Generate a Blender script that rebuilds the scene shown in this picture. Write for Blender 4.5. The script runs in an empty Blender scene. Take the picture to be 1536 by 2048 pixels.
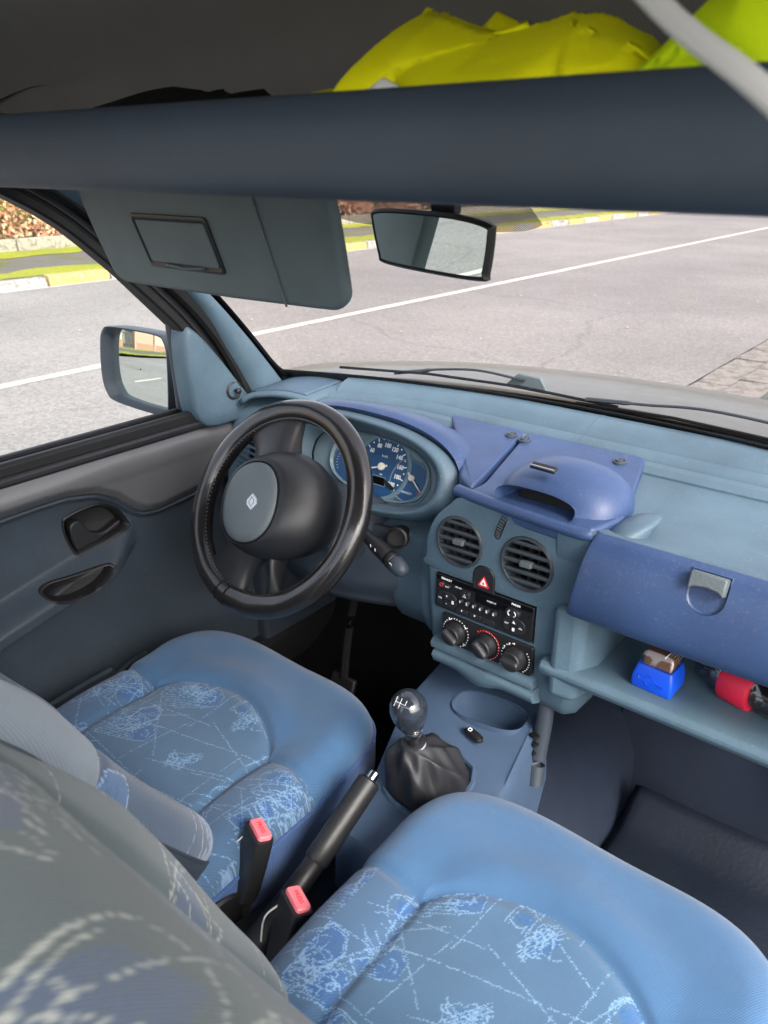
import bpy, bmesh, math, random
import numpy as np
from mathutils import Matrix, Vector

R_ = math.radians
scene = bpy.context.scene
COL = scene.collection
random.seed(7); RNG = np.random.default_rng(7)

# ---------------------------------------------------------------- camera
cam_d = bpy.data.cameras.new("camera"); cam = bpy.data.objects.new("camera", cam_d); COL.objects.link(cam)
cam.location = (0.52, 0.0, 1.52)
cam.rotation_euler = (R_(90 - 24.1), 0, R_(38.9))
cam_d.sensor_fit = 'VERTICAL'; cam_d.sensor_height = 36; cam_d.sensor_width = 27
cam_d.lens = 1550 / 2048 * 36
cam_d.clip_start = 0.02; cam_d.clip_end = 600
cam_d.dof.use_dof = True; cam_d.dof.focus_distance = 1.35; cam_d.dof.aperture_fstop = 8.5
scene.camera = cam

# ---------------------------------------------------------------- light
SUN_EL, SUN_AZ = 40, 112            # azimuth measured from +Y (forward) towards +X (right)
world = bpy.data.worlds.new("World"); scene.world = world; world.use_nodes = True
nt = world.node_tree; nt.nodes.clear()
sky = nt.nodes.new('ShaderNodeTexSky'); sky.sky_type = 'NISHITA'; sky.sun_disc = False
sky.sun_elevation = R_(SUN_EL); sky.sun_rotation = R_(SUN_AZ)
sky.air_density = 1.0; sky.dust_density = 4.0; sky.ozone_density = 1.0
hs = nt.nodes.new('ShaderNodeHueSaturation'); hs.inputs['Saturation'].default_value = 0.40
bg = nt.nodes.new('ShaderNodeBackground'); bg.inputs['Strength'].default_value = 0.15
wo = nt.nodes.new('ShaderNodeOutputWorld')
nt.links.new(sky.outputs[0], hs.inputs['Color']); nt.links.new(hs.outputs[0], bg.inputs[0]); nt.links.new(bg.outputs[0], wo.inputs[0])
sun_d = bpy.data.lights.new("sun", 'SUN'); sun = bpy.data.objects.new("sun", sun_d); COL.objects.link(sun)
sun_d.energy = 0.7; sun_d.angle = R_(18); sun_d.color = (1.0, .93, .84)
sdir = Vector((math.sin(R_(SUN_AZ)) * math.cos(R_(SUN_EL)), math.cos(R_(SUN_AZ)) * math.cos(R_(SUN_EL)), math.sin(R_(SUN_EL))))
sun.rotation_euler = sdir.to_track_quat('Z', 'Y').to_euler(); sun.location = (20, 10, 20)
vs = scene.view_settings
vs.view_transform = 'Standard'; vs.look = 'None'; vs.gamma = 1; vs.use_curve_mapping = False
vs.exposure = 1.85
scene.cycles.max_bounces = 10; scene.cycles.transparent_max_bounces = 16
scene.cycles.sample_clamp_indirect = 6
scene.cycles.use_denoising = True

# ---------------------------------------------------------------- materials
def lin(r, g=None, b=None):
    if g is None: g = b = r
    return tuple(((c / 255) / 12.92 if c / 255 <= .04045 else ((c / 255 + .055) / 1.055) ** 2.4) for c in (r, g, b)) + (1,)

class NT:
    def __init__(s, name):
        s.m = bpy.data.materials.new(name); s.m.use_nodes = True; s.t = s.m.node_tree
        s.b = s.t.nodes['Principled BSDF']; s.out = s.t.nodes['Material Output']
    def n(s, typ, **k):
        q = s.t.nodes.new(typ)
        for a, v in k.items():
            if a.startswith('i_'):
                q.inputs[a[2:].replace('_', ' ')].default_value = v
            else: setattr(q, a, v)
        return q
    def l(s, a, b): s.t.links.new(a, b)
    def coord(s): return s.n('ShaderNodeTexCoord').outputs['Object']
    def ramp(s, fac, stops):
        r = s.n('ShaderNodeValToRGB'); e = r.color_ramp.elements
        while len(e) < len(stops): e.new(.5)
        for q, (p, c) in zip(e, stops): q.position = p; q.color = c
        s.l(fac, r.inputs[0]); return r.outputs[0]
    def bump(s, h, strength=.3, dist=.001):
        q = s.n('ShaderNodeBump', i_Strength=strength, i_Distance=dist); s.l(h, q.inputs['Height'])
        s.l(q.outputs[0], s.b.inputs['Normal']); return q

def plastic(name, c, rough=.5, grain=900, bump=.25, var=.10, metal=0, coat=0, spec=.5, dust=0):
    n = NT(name); co = n.coord()
    n.b.inputs['Metallic'].default_value = metal
    n.b.inputs['Coat Weight'].default_value = coat; n.b.inputs['Coat Roughness'].default_value = .08
    n.b.inputs['Specular IOR Level'].default_value = spec
    big = n.n('ShaderNodeTexNoise', i_Scale=7.0, i_Detail=4.0, i_Roughness=.6); n.l(co, big.inputs['Vector'])
    lo = tuple(x * (1 - var) for x in c[:3]) + (1,); hi = tuple(min(1, x * (1 + var)) for x in c[:3]) + (1,)
    base = n.ramp(big.outputs[0], [(.3, lo), (.7, hi)])
    if dust:
        d1 = n.n('ShaderNodeTexNoise', i_Scale=210.0, i_Detail=3.0, i_Roughness=.7); n.l(co, d1.inputs['Vector'])
        d2 = n.n('ShaderNodeTexNoise', i_Scale=11.0, i_Detail=5.0, i_Roughness=.7); n.l(co, d2.inputs['Vector'])
        f1 = n.ramp(d1.outputs[0], [(.56, (0, 0, 0, 1)), (.74, (1, 1, 1, 1))]); f2 = n.ramp(d2.outputs[0], [(.40, (.1, .1, .1, 1)), (.72, (1, 1, 1, 1))])
        mu = n.n('ShaderNodeMix', data_type='RGBA', blend_type='MULTIPLY'); mu.inputs[0].default_value = 1; n.l(f1, mu.inputs[6]); n.l(f2, mu.inputs[7])
        sc = n.n('ShaderNodeMath', operation='MULTIPLY'); sc.inputs[1].default_value = dust; n.l(mu.outputs[2], sc.inputs[0])
        mm_ = n.n('ShaderNodeMix', data_type='RGBA'); n.l(sc.outputs[0], mm_.inputs[0]); n.l(base, mm_.inputs[6]); mm_.inputs[7].default_value = (.42, .41, .39, 1); base = mm_.outputs[2]
    n.l(base, n.b.inputs['Base Color'])
    mr = n.n('ShaderNodeMapRange'); mr.inputs['To Min'].default_value = max(.03, rough - .07); mr.inputs['To Max'].default_value = min(1, rough + .07)
    sm = n.n('ShaderNodeTexNoise', i_Scale=35.0, i_Detail=3.0); n.l(co, sm.inputs['Vector']); n.l(sm.outputs[0], mr.inputs[0]); n.l(mr.outputs[0], n.b.inputs['Roughness'])
    if grain:
        v = n.n('ShaderNodeTexNoise', i_Scale=float(grain), i_Detail=2.0); n.l(co, v.inputs['Vector']); n.bump(v.outputs[0], bump, .0008)
    return n.m

def flat(name, c, rough=.5, metal=0, emit=None, coat=0):
    n = NT(name); n.b.inputs['Base Color'].default_value = c; n.b.inputs['Roughness'].default_value = rough; n.b.inputs['Metallic'].default_value = metal
    n.b.inputs['Coat Weight'].default_value = coat
    return n.m

def glass(name, tint, gloss=.05, rough=.0):
    n = NT(name); t = n.t; t.nodes.remove(n.b)
    tr = n.n('ShaderNodeBsdfTransparent'); tr.inputs[0].default_value = tint
    gl = n.n('ShaderNodeBsdfGlossy'); gl.inputs['Roughness'].default_value = rough
    fr = n.n('ShaderNodeLayerWeight', i_Blend=.12); mp = n.n('ShaderNodeMath', operation='MULTIPLY_ADD'); mp.inputs[1].default_value = .35; mp.inputs[2].default_value = gloss
    n.l(fr.outputs['Facing'], mp.inputs[0])
    mx = n.n('ShaderNodeMixShader'); n.l(mp.outputs[0], mx.inputs[0]); n.l(tr.outputs[0], mx.inputs[1]); n.l(gl.outputs[0], mx.inputs[2]); n.l(mx.outputs[0], n.out.inputs[0])
    return n.m

def fabric(name, c=None, attr=None, scale=700, bump=.5):
    n = NT(name); co = n.coord(); n.b.inputs['Roughness'].default_value = .9; n.b.inputs['Specular IOR Level'].default_value = .15
    n.b.inputs['Sheen Weight'].default_value = .25; n.b.inputs['Sheen Roughness'].default_value = .5
    mp = n.n('ShaderNodeMapping'); mp.inputs['Rotation'].default_value = (0, 0, .5); n.l(co, mp.inputs[0])
    w = n.n('ShaderNodeTexWave', i_Scale=float(scale) / 4.7, i_Distortion=.25, i_Detail=1.0, i_Detail_Scale=4.0); w.bands_direction = 'X'; n.l(mp.outputs[0], w.inputs['Vector'])
    no = n.n('ShaderNodeTexNoise', i_Scale=620.0, i_Detail=2.0); n.l(co, no.inputs['Vector'])
    ad = n.n('ShaderNodeMath', operation='ADD'); n.l(w.outputs['Fac'], ad.inputs[0]); n.l(no.outputs[0], ad.inputs[1])
    n.bump(ad.outputs[0], bump, .0006)
    big = n.n('ShaderNodeTexNoise', i_Scale=9.0, i_Detail=5.0, i_Roughness=.65); n.l(co, big.inputs['Vector'])
    mr = n.n('ShaderNodeMapRange'); mr.inputs['To Min'].default_value = .82; mr.inputs['To Max'].default_value = 1.16; n.l(big.outputs[0], mr.inputs[0])
    m2 = n.n('ShaderNodeMapRange'); m2.inputs['To Min'].default_value = .87; m2.inputs['To Max'].default_value = 1.13; n.l(ad.outputs[0], m2.inputs[0]); m2.inputs['From Max'].default_value = 1.6
    mm = n.n('ShaderNodeMath', operation='MULTIPLY'); n.l(mr.outputs[0], mm.inputs[0]); n.l(m2.outputs[0], mm.inputs[1])
    mix = n.n('ShaderNodeVectorMath', operation='SCALE')
    if attr:
        a = n.n('ShaderNodeAttribute'); a.attribute_name = attr; n.l(a.outputs['Color'], mix.inputs[0])
    else: mix.inputs[0].default_value = c[:3]
    n.l(mm.outputs[0], mix.inputs['Scale']); n.l(mix.outputs[0], n.b.inputs['Base Color'])
    return n.m

M = {}
M['teal'] = plastic('teal_dash_plastic', lin(78, 99, 113), .46, 420, .5, .16, spec=.35, dust=.22)
M['teal_dark'] = plastic('dark_teal_plastic', lin(66, 86, 104), .55, 700, .35)
M['slate'] = plastic('slate_plastic', lin(52, 60, 70), .5, 800, .3)
M['door_plastic'] = plastic('door_plastic', lin(54, 63, 72), .5, 500, .35, .12, spec=.35, dust=.15)
M['blue'] = plastic('blue_dash_plastic', lin(50, 70, 107), .42, 420, .35, .16, spec=.45, dust=.22)
M['navy'] = plastic('navy_carpet', lin(27, 36, 52), .8, 500, .8, .2, spec=.3)
M['navy_mat'] = plastic('navy_rubber_mat', lin(21, 29, 42), .6, 130, 1.0, .2, spec=.4)
M['console'] = plastic('console_plastic', lin(68, 87, 112), .5, 700, .3)
M['black'] = plastic('black_plastic', lin(26, 26, 28), .45, 900, .2)
M['black_matt'] = plastic('matt_black', lin(16, 16, 18), .8, 300, .3, spec=.2)
M['black_soft'] = plastic('soft_black_plastic', lin(34, 35, 38), .42, 900, .4)
M['rubber'] = plastic('seal_rubber', lin(20, 20, 22), .6, 300, .2)
M['frit'] = flat('black_glass_border', lin(10, 10, 11), .25)
M['leather'] = plastic('leather_black', lin(30, 28, 28), .22, 420, .4, .12, coat=.5)
M['boot'] = plastic('soft_leather_gaiter', lin(34, 35, 40), .58, 300, .5)
M['vent'] = plastic('vent_grey_plastic', lin(54, 60, 66), .4, 900, .2)
M['pad'] = plastic('horn_pad_plastic', lin(86, 95, 99), .5, 520, .9)
M['grey_print'] = flat('print_white', lin(240, 242, 242), .5)
M['print_red'] = flat('print_red', lin(215, 40, 38), .5)
M['chrome'] = flat('chrome', lin(215, 218, 220), .18, 1)
M['satin'] = flat('satin_silver', lin(190, 194, 198), .35, .9)
M['mirror'] = flat('mirror_silver', lin(225, 235, 232), .01, 1)
M['door_paint'] = plastic('grey_beige_paint', lin(94, 95, 97), .38, 0, 0, .05, metal=.2, coat=.45)
M['paint'] = plastic('beige_silver_paint', lin(86, 82, 74), .42, 0, 0, .06, metal=.3, coat=.25)
M['lining'] = fabric('headliner_fleece', lin(118, 116, 115), scale=500, bump=.3)
M['shelf'] = plastic('shelf_plastic', lin(54, 64, 76), .55, 500, .4, .12)
M['visor'] = plastic('visor_vinyl', lin(88, 100, 103), .6, 900, .3)
M['plain_blue'] = fabric('plain_blue_cloth', lin(64, 96, 130))
M['side_blue'] = fabric('side_blue_cloth', lin(58, 84, 128))
M['grey_cloth'] = fabric('plain_grey_cloth', lin(118, 126, 134))
M['weave'] = fabric('woven_cloth', attr='weave')
M['gauge'] = flat('gauge_blue', lin(38, 78, 122), .4)
M['cluster'] = plastic('cluster_grey', lin(110, 132, 144), .5, 500, .2)
M['needle'] = flat('needle_ivory', lin(222, 216, 205), .45)
M['screen'] = flat('dark_display', lin(8, 9, 11), .4); M['screen'].node_tree.nodes['Principled BSDF'].inputs['Specular IOR Level'].default_value = .15
M['lens'] = glass('gauge_lens', (.98, .99, .99, 1), -.06, .0)
M['red_btn'] = flat('faded_red_plastic', lin(228, 120, 130), .45)
M['red'] = plastic('red_rubber', lin(205, 28, 62), .5, 900, .3)
M['case_blue'] = flat('blue_case_plastic', lin(12, 78, 214), .4)
M['clear'] = glass('clear_wrap', (.95, .93, .9, 1), .10, .05)
M['win'] = glass('side_window_glass', (.97, .98, .975, 1), .01)
M['screen_glass'] = glass('windscreen_glass', (.985, .935, .92, 1), .02)  # pinkish tint carries the haze of reflections on the windscreen
M['yellow'] = plastic('hi_vis_yellow', lin(240, 236, 12), .75, 900, .5, .06, spec=.2)
M['lime'] = plastic('hi_vis_lime', lin(214, 242, 20), .75, 900, .5, .06, spec=.2)
M['white'] = plastic('white_plastic', lin(215, 214, 210), .5, 0, 0, .04)

def hatch(name):
    n = NT(name); co = n.coord(); n.b.inputs['Base Color'].default_value = lin(25, 22, 24); n.b.inputs['Roughness'].default_value = .4
    mp = n.n('ShaderNodeMapping'); mp.inputs['Rotation'].default_value = (0, .6, 0); n.l(co, mp.inputs[0])
    w = n.n('ShaderNodeTexWave', i_Scale=90.0, i_Distortion=0.0); n.l(mp.outputs[0], w.inputs[0])
    g = n.n('ShaderNodeMath', operation='GREATER_THAN'); g.inputs[1].default_value = .22; n.l(w.outputs['Fac'], g.inputs[0])
    tr = n.n('ShaderNodeBsdfTransparent'); mx = n.n('ShaderNodeMixShader')
    n.l(g.outputs[0], mx.inputs[0]); n.l(tr.outputs[0], mx.inputs[1]); n.l(n.b.outputs[0], mx.inputs[2]); n.l(mx.outputs[0], n.out.inputs[0]); return n.m
M['hatch'] = hatch('dotted_sunband')

def asphalt(name, a, b, moss=None):
    n = NT(name); co = n.coord(); n.b.inputs['Roughness'].default_value = .85; n.b.inputs['Specular IOR Level'].default_value = .3
    v = n.n('ShaderNodeTexVoronoi', i_Scale=55.0); n.l(co, v.inputs['Vector'])
    f = n.n('ShaderNodeTexNoise', i_Scale=26.0, i_Detail=8.0, i_Roughness=.8); n.l(co, f.inputs['Vector'])
    g = n.n('ShaderNodeTexNoise', i_Scale=.45, i_Detail=5.0, i_Roughness=.6); n.l(co, g.inputs['Vector'])
    s = n.n('ShaderNodeMath', operation='MULTIPLY_ADD'); s.inputs[1].default_value = .55; n.l(f.outputs[0], s.inputs[0])
    h = n.n('ShaderNodeMath', operation='MULTIPLY'); h.inputs[1].default_value = .45; n.l(g.outputs[0], h.inputs[0]); n.l(h.outputs[0], s.inputs[2])
    c = n.ramp(s.outputs[0], [(.32, a), (.68, b)])
    sp = n.ramp(v.outputs['Color'], [(0, (.62, .62, .62, 1)), (1, (1.3, 1.3, 1.28, 1))])
    mx = n.n('ShaderNodeMix', data_type='RGBA', blend_type='MULTIPLY'); mx.inputs[0].default_value = .8; n.l(c, mx.inputs[6]); n.l(sp, mx.inputs[7])
    res = mx.outputs[2]
    wv = n.n('ShaderNodeTexNoise', i_Scale=1.1, i_Detail=4.0); n.l(co, wv.inputs['Vector'])
    wm = n.n('ShaderNodeMix', data_type='VECTOR'); wm.inputs[0].default_value = .35; n.l(co, wm.inputs[4]); n.l(wv.outputs['Color'], wm.inputs[5])
    ck = n.n('ShaderNodeTexVoronoi', i_Scale=.42); ck.feature = 'DISTANCE_TO_EDGE'; n.l(wm.outputs[1], ck.inputs['Vector'])
    cm = n.ramp(ck.outputs['Distance'], [(.0, (.80, .80, .80, 1)), (.007, (1, 1, 1, 1))])
    st_ = n.n('ShaderNodeTexNoise', i_Scale=.16, i_Detail=6.0, i_Roughness=.62); n.l(co, st_.inputs['Vector'])
    sm_ = n.ramp(st_.outputs[0], [(.38, (.84, .84, .85, 1)), (.62, (1.12, 1.11, 1.10, 1))])
    for k_ in (cm, sm_):
        m3 = n.n('ShaderNodeMix', data_type='RGBA', blend_type='MULTIPLY'); m3.inputs[0].default_value = 1; n.l(res, m3.inputs[6]); n.l(k_, m3.inputs[7]); res = m3.outputs[2]
    if moss:
        mn = n.n('ShaderNodeTexNoise', i_Scale=1.6, i_Detail=6.0, i_Roughness=.7); n.l(co, mn.inputs['Vector'])
        mk = n.ramp(mn.outputs[0], [(.52, (0, 0, 0, 1)), (.60, (1, 1, 1, 1))])
        m2 = n.n('ShaderNodeMix', data_type='RGBA'); n.l(mk, m2.inputs[0]); n.l(res, m2.inputs[6]); m2.inputs[7].default_value = moss; res = m2.outputs[2]
    n.l(res, n.b.inputs['Base Color'])
    n.bump(v.outputs['Distance'], .6, .004)
    return n.m
M['road'] = asphalt('road_asphalt', (.165, .158, .152, 1), (.26, .248, .24, 1))
M['bay'] = asphalt('parking_asphalt', (.07, .07, .07, 1), (.12, .12, .12, 1), (.08, .13, .05, 1))
M['pave'] = asphalt('pavement_asphalt', (.09, .087, .08, 1), (.16, .15, .135, 1), (.10, .11, .02, 1))
M['moss'] = asphalt('moss', (.15, .18, .012, 1), (.33, .34, .03, 1))
def worn(name, c, under=(.33, .31, .29, 1), thr=.47):
    n = NT(name); co = n.coord(); n.b.inputs['Roughness'].default_value = .85
    f = n.n('ShaderNodeTexNoise', i_Scale=14.0, i_Detail=8.0, i_Roughness=.75); n.l(co, f.inputs['Vector'])
    n.l(n.ramp(f.outputs[0], [(thr - .10, under), (thr, c)]), n.b.inputs['Base Color']); n.bump(f.outputs[0], .5, .01); return n.m
M['kerb_white'] = worn('worn_white_paint', (.34, .325, .30, 1), (.16, .15, .135, 1), .53)
M['kerb_yellow'] = worn('worn_yellow_paint', (.38, .29, .07, 1), (.24, .215, .17, 1), thr=.53)
M['line'] = worn('road_line_paint', (.50, .48, .42, 1), (.22, .21, .19, 1), .43)
M['stone'] = worn('gutter_stone', (.215, .195, .175, 1), (.12, .11, .095, 1), .53)
M['concrete'] = worn('pale_concrete', (.30, .27, .22, 1), (.14, .14, .09, 1), .5)
M['brick'] = worn('brick_wall', (.36, .2, .13, 1), (.2, .13, .1, 1), .5)
M['peach'] = worn('peach_render', (.42, .28, .2, 1), (.30, .23, .18, 1), .42)
M['cream'] = worn('cream_render', (.42, .37, .28, 1), (.32, .29, .24, 1), .42)
M['iron'] = flat('dark_iron', lin(40, 42, 48), .5)
def leafy(name, stops):
    n = NT(name); oi = n.n('ShaderNodeNewGeometry'); n.b.inputs['Roughness'].default_value = .75
    n.l(n.ramp(oi.outputs['Random Per Island'], stops), n.b.inputs['Base Color']); return n.m
M['dead'] = leafy('dead_leaves', [(0, (.2, .09, .045, 1)), (.4, (.50, .25, .14, 1)), (.75, (.66, .40, .25, 1)), (1, (.76, .56, .38, 1))])
M['ivy'] = leafy('green_leaves', [(0, (.06, .08, .015, 1)), (.5, (.20, .22, .05, 1)), (1, (.36, .34, .12, 1))])
M['twig'] = flat('twig_brown', (.07, .05, .035, 1), .9)
M['litter'] = leafy('leaf_litter', [(0, (.3, .24, .18, 1)), (1, (.46, .42, .36, 1))])

# ---------------------------------------------------------------- helpers
ORG = {}
def tag(o, label=None, cat=None, group=None, kind=None):
    if label: o['label'] = label
    if cat: o['category'] = cat
    if group: o['group'] = group
    if kind: o['kind'] = kind
    return o
def thing(name, label, cat, loc=(0, 0, 0), group=None):
    o = bpy.data.objects.new(name, None); o.empty_display_size = .05; COL.objects.link(o); o.location = loc
    ORG[o.name] = Vector(loc); return tag(o, label, cat, group)
def link(name, me, parent=None):
    o = bpy.data.objects.new(name, me); COL.objects.link(o)
    if parent is not None: o.parent = parent; ORG[o.name] = ORG.get(parent.name, Vector())
    else: ORG[o.name] = Vector()
    return o
def mesh(name, geo, mat, parent=None, smooth=40, sub=0, bevel=0, seg=2, solid=0, loc=None):
    """one object from a list of (verts, faces) in world coordinates"""
    if isinstance(geo, tuple): geo = [geo]
    V = []; F = []
    for v, f in geo:
        k = len(V); V += [tuple(p) for p in v]; F += [tuple(i + k for i in q) for q in f]
    off = ORG.get(parent.name, Vector()) if parent is not None else (Vector(loc) if loc else Vector())
    if off.length: V = [(a - off.x, b - off.y, c - off.z) for a, b, c in V]
    me = bpy.data.meshes.new(name); me.from_pydata(V, [], F)
    bm = bmesh.new(); bm.from_mesh(me); bmesh.ops.recalc_face_normals(bm, faces=bm.faces); bm.to_mesh(me); bm.free()
    me.materials.append(mat)
    if smooth:
        me.shade_smooth()
        me.set_sharp_from_angle(angle=R_(smooth))
    o = link(name, me, parent)
    if loc and parent is None: o.location = loc; ORG[o.name] = Vector(loc)
    if solid:
        m = o.modifiers.new('s', 'SOLIDIFY'); m.thickness = solid; m.offset = -1
    if bevel:
        m = o.modifiers.new('b', 'BEVEL'); m.width = bevel; m.segments = seg; m.limit_method = 'ANGLE'; m.angle_limit = R_(38); m.harden_normals = False
    if sub:
        m = o.modifiers.new('u', 'SUBSURF'); m.levels = sub; m.render_levels = sub
    return o
def cut(o, *geos):
    """subtract closed shapes (world coordinates) from o and bake its modifiers"""
    tmp = []
    off = ORG[o.name]
    for g in geos:
        me = bpy.data.meshes.new('t'); me.from_pydata([tuple(Vector(p) - off) for p in g[0]], [], [tuple(f) for f in g[1]])
        bm = bmesh.new(); bm.from_mesh(me); bmesh.ops.recalc_face_normals(bm, faces=bm.faces); bm.to_mesh(me); bm.free()
        c = bpy.data.objects.new('t', me); COL.objects.link(c); c.parent = o.parent
        m = o.modifiers.new('c', 'BOOLEAN'); m.object = c; m.operation = 'DIFFERENCE'; m.solver = 'EXACT'; tmp.append(c)
    dg = bpy.context.evaluated_depsgraph_get(); dg.update()
    me = bpy.data.meshes.new_from_object(o.evaluated_get(dg)); mats = list(o.data.materials)
    o.modifiers.clear(); old = o.data; o.data = me; bpy.data.meshes.remove(old)
    if not me.materials: me.materials.append(mats[0])
    me.shade_smooth(); me.set_sharp_from_angle(angle=R_(35))
    for c in tmp:
        d = c.data; bpy.data.objects.remove(c); bpy.data.meshes.remove(d)
    return o
class Fr:
    """a frame: local (x, y, z) -> world"""
    def __init__(s, o, ex=(1, 0, 0), ey=(0, 0, 1)):
        s.o = Vector(o); s.x = Vector(ex).normalized(); s.y = Vector(ey).normalized(); s.z = s.x.cross(s.y)
        s.y = s.z.cross(s.x) if abs(s.x.dot(s.y)) > 1e-6 else s.y
        s.z.normalize()
    def __call__(s, x, y, z=0): return s.o + s.x * x + s.y * y + s.z * z
    def off(s, x, y, z=0, rot=0):
        c, n = math.cos(rot), math.sin(rot)
        return Fr(s(x, y, z), s.x * c + s.y * n, s.y * c - s.x * n)
W0 = Fr((0, 0, 0), (1, 0, 0), (0, 1, 0))
def box(fr, cx, cy, cz, sx, sy, sz):
    v = [fr(cx + a * sx / 2, cy + b * sy / 2, cz + c * sz / 2) for a in (-1, 1) for b in (-1, 1) for c in (-1, 1)]
    return v, [(0, 1, 3, 2), (4, 6, 7, 5), (0, 4, 5, 1), (2, 3, 7, 6), (0, 2, 6, 4), (1, 5, 7, 3)]
def loft(rings, closed=True, caps=True):
    n = len(rings[0]); V = [p for r in rings for p in r]; F = []
    for i in range(len(rings) - 1):
        for j in range(n if closed else n - 1):
            k = (j + 1) % n; F.append((i * n + j, i * n + k, (i + 1) * n + k, (i + 1) * n + j))
    if caps and closed: F.append(tuple(range(n - 1, -1, -1))); F.append(tuple(range((len(rings) - 1) * n, len(rings) * n)))
    return V, F
def prism(fr, pts, z0, z1): return loft([[fr(x, y, z0) for x, y in pts], [fr(x, y, z1) for x, y in pts]])
def ell(a, b, n=32, cx=0, cy=0, rot=0, p=2.0):
    r = []
    for i in range(n):
        t = 2 * math.pi * i / n; c, s = math.cos(t), math.sin(t)
        x = a * math.copysign(abs(c) ** (2 / p), c); y = b * math.copysign(abs(s) ** (2 / p), s)
        r.append((cx + x * math.cos(rot) - y * math.sin(rot), cy + x * math.sin(rot) + y * math.cos(rot)))
    return r
def rrect(w, h, r, n=5, cx=0, cy=0):
    q = []
    for qx, qy, a0 in ((1, 1, 0), (-1, 1, 90), (-1, -1, 180), (1, -1, 270)):
        for i in range(n + 1):
            a = R_(a0 + 90 * i / n); q.append((cx + qx * (w / 2 - r) + r * math.cos(a), cy + qy * (h / 2 - r) + r * math.sin(a)))
    return q
def disc_stack(fr, layers, fn):
    """layers: (scale-args, z); fn(args)->2D ring"""
    return loft([[fr(x, y, z) for x, y in fn(a)] for a, z in layers])
def lathe(fr, prof, n=32, sx=1, sy=1, caps=True):
    return loft([[fr(sx * r * math.cos(2 * math.pi * i / n), sy * r * math.sin(2 * math.pi * i / n), z) for i in range(n)] for r, z in prof], True, caps)
def tube(path, r, n=10, closed=False, up=(0, 0, 1)):
    P = [Vector(p) for p in path]; rings = []; m = len(P)
    for i, p in enumerate(P):
        if closed: t = P[(i + 1) % m] - P[i - 1]
        else: t = P[min(i + 1, m - 1)] - P[max(i - 1, 0)]
        t.normalize(); u = Vector(up)
        if abs(t.dot(u)) > .95: u = Vector((0, 1, 0)) if abs(t.y) < .9 else Vector((1, 0, 0))
        a = t.cross(u).normalized(); b = t.cross(a)
        rr = r[i] if isinstance(r, (list, tuple)) else r
        ra, rb = rr if isinstance(rr, tuple) else (rr, rr)
        rings.append([p + a * ra * math.cos(2 * math.pi * k / n) + b * rb * math.sin(2 * math.pi * k / n) for k in range(n)])
    if closed: rings.append(rings[0]); return loft(rings, True, False)
    return loft(rings)
def spline(pts, n=8, closed=False):
    P = [np.array(p, float) for p in pts]; out = []; m = len(P)
    for i in range(m if closed else m - 1):
        if closed: a, b, c, d = P[i - 1], P[i], P[(i + 1) % m], P[(i + 2) % m]
        else: a, b, c, d = P[max(i - 1, 0)], P[i], P[i + 1], P[min(i + 2, m - 1)]
        for k in range(n):
            t = k / n; out.append(tuple(.5 * ((2 * b) + (c - a) * t + (2 * a - 5 * b + 4 * c - d) * t * t + (3 * b - a - 3 * c + d) * t ** 3)))
    if not closed: out.append(tuple(P[-1]))
    return out
def ss(x, a, b):
    t = np.clip((np.asarray(x, float) - a) / (b - a), 0, 1); return t * t * (3 - 2 * t)
def grid(fn, us, vs):
    V = [fn(u, v) for u in us for v in vs]; n = len(vs)
    return V, [(i * n + j, (i + 1) * n + j, (i + 1) * n + j + 1, i * n + j + 1) for i in range(len(us) - 1) for j in range(n - 1)]
def lsp(a, b, n): return [a + (b - a) * i / (n - 1) for i in range(n)]
TXT = {}
def text(name, s, size, fr, x, y, z, mat, parent, rot=0, sx=1.0, bold=0.0):
    key = (s, size, sx, bold)
    if key not in TXT:
        c = bpy.data.curves.new('t', 'FONT'); c.body = s; c.size = size; c.align_x = 'CENTER'; c.align_y = 'CENTER'; c.extrude = .00015; c.offset = bold; c.resolution_u = 3
        o = bpy.data.objects.new('t', c); COL.objects.link(o); dg = bpy.context.evaluated_depsgraph_get(); dg.update()
        me = bpy.data.meshes.new_from_object(o.evaluated_get(dg)); bpy.data.objects.remove(o)
        TXT[key] = ([v.co.copy() for v in me.vertices], [tuple(p.vertices) for p in me.polygons])
    v, f = TXT[key]; g = fr.off(x, y, z, rot)
    return mesh(name, ([g(p.x * sx, p.y, p.z) for p in v], f), mat, parent, smooth=0)
def dup(o, loc):
    c = o.copy(); COL.objects.link(c); c.location = loc; return c
# ================================================================ street
def sheet(name, x0, x1, y0, y1, z, mat, nx=2, ny=2, wob=0):
    g = grid(lambda u, v: (u, v, z), lsp(x0, x1, nx), lsp(y0, y1, ny))
    o = mesh(name, g, mat, smooth=0); tag(o, kind='structure'); return o
g = mesh('ground', grid(lambda u, v: (u, v, -.06), lsp(-250, 250, 3), lsp(-250, 250, 3)), M['pave'], smooth=0); tag(g, kind='structure')
sheet('road', -9.98, -1.30, -120, 160, 0, M['road'])
sheet('parking_strip', -.78, 60, -120, 160, -.004, M['bay'])
sheet('pavement', -13.75, -10.13, -60, 120, .11, M['pave'])
p = thing('kerb_edge_line', 'thin worn white line painted along the foot of the far kerb', 'road line', (-9.9, 10, 0))
mesh('painted_strip', ([(-9.93, -30, .004), (-9.86, -30, .004), (-9.86, 90, .004), (-9.93, 90, .004)], [(0, 1, 2, 3)]), M['line'], p, smooth=0)
def stripe(y0, y1, n):
    L = []; Rr = []
    for i in range(n + 1):
        y = y0 + (y1 - y0) * i / n
        L.append((-5.36 + random.uniform(-.006, .006), y, .004)); Rr.append((-5.235 + random.uniform(-.006, .006), y, .004))
    return L + Rr, [(i, i + 1, n + 2 + i, n + 1 + i) for i in range(n)]
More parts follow.
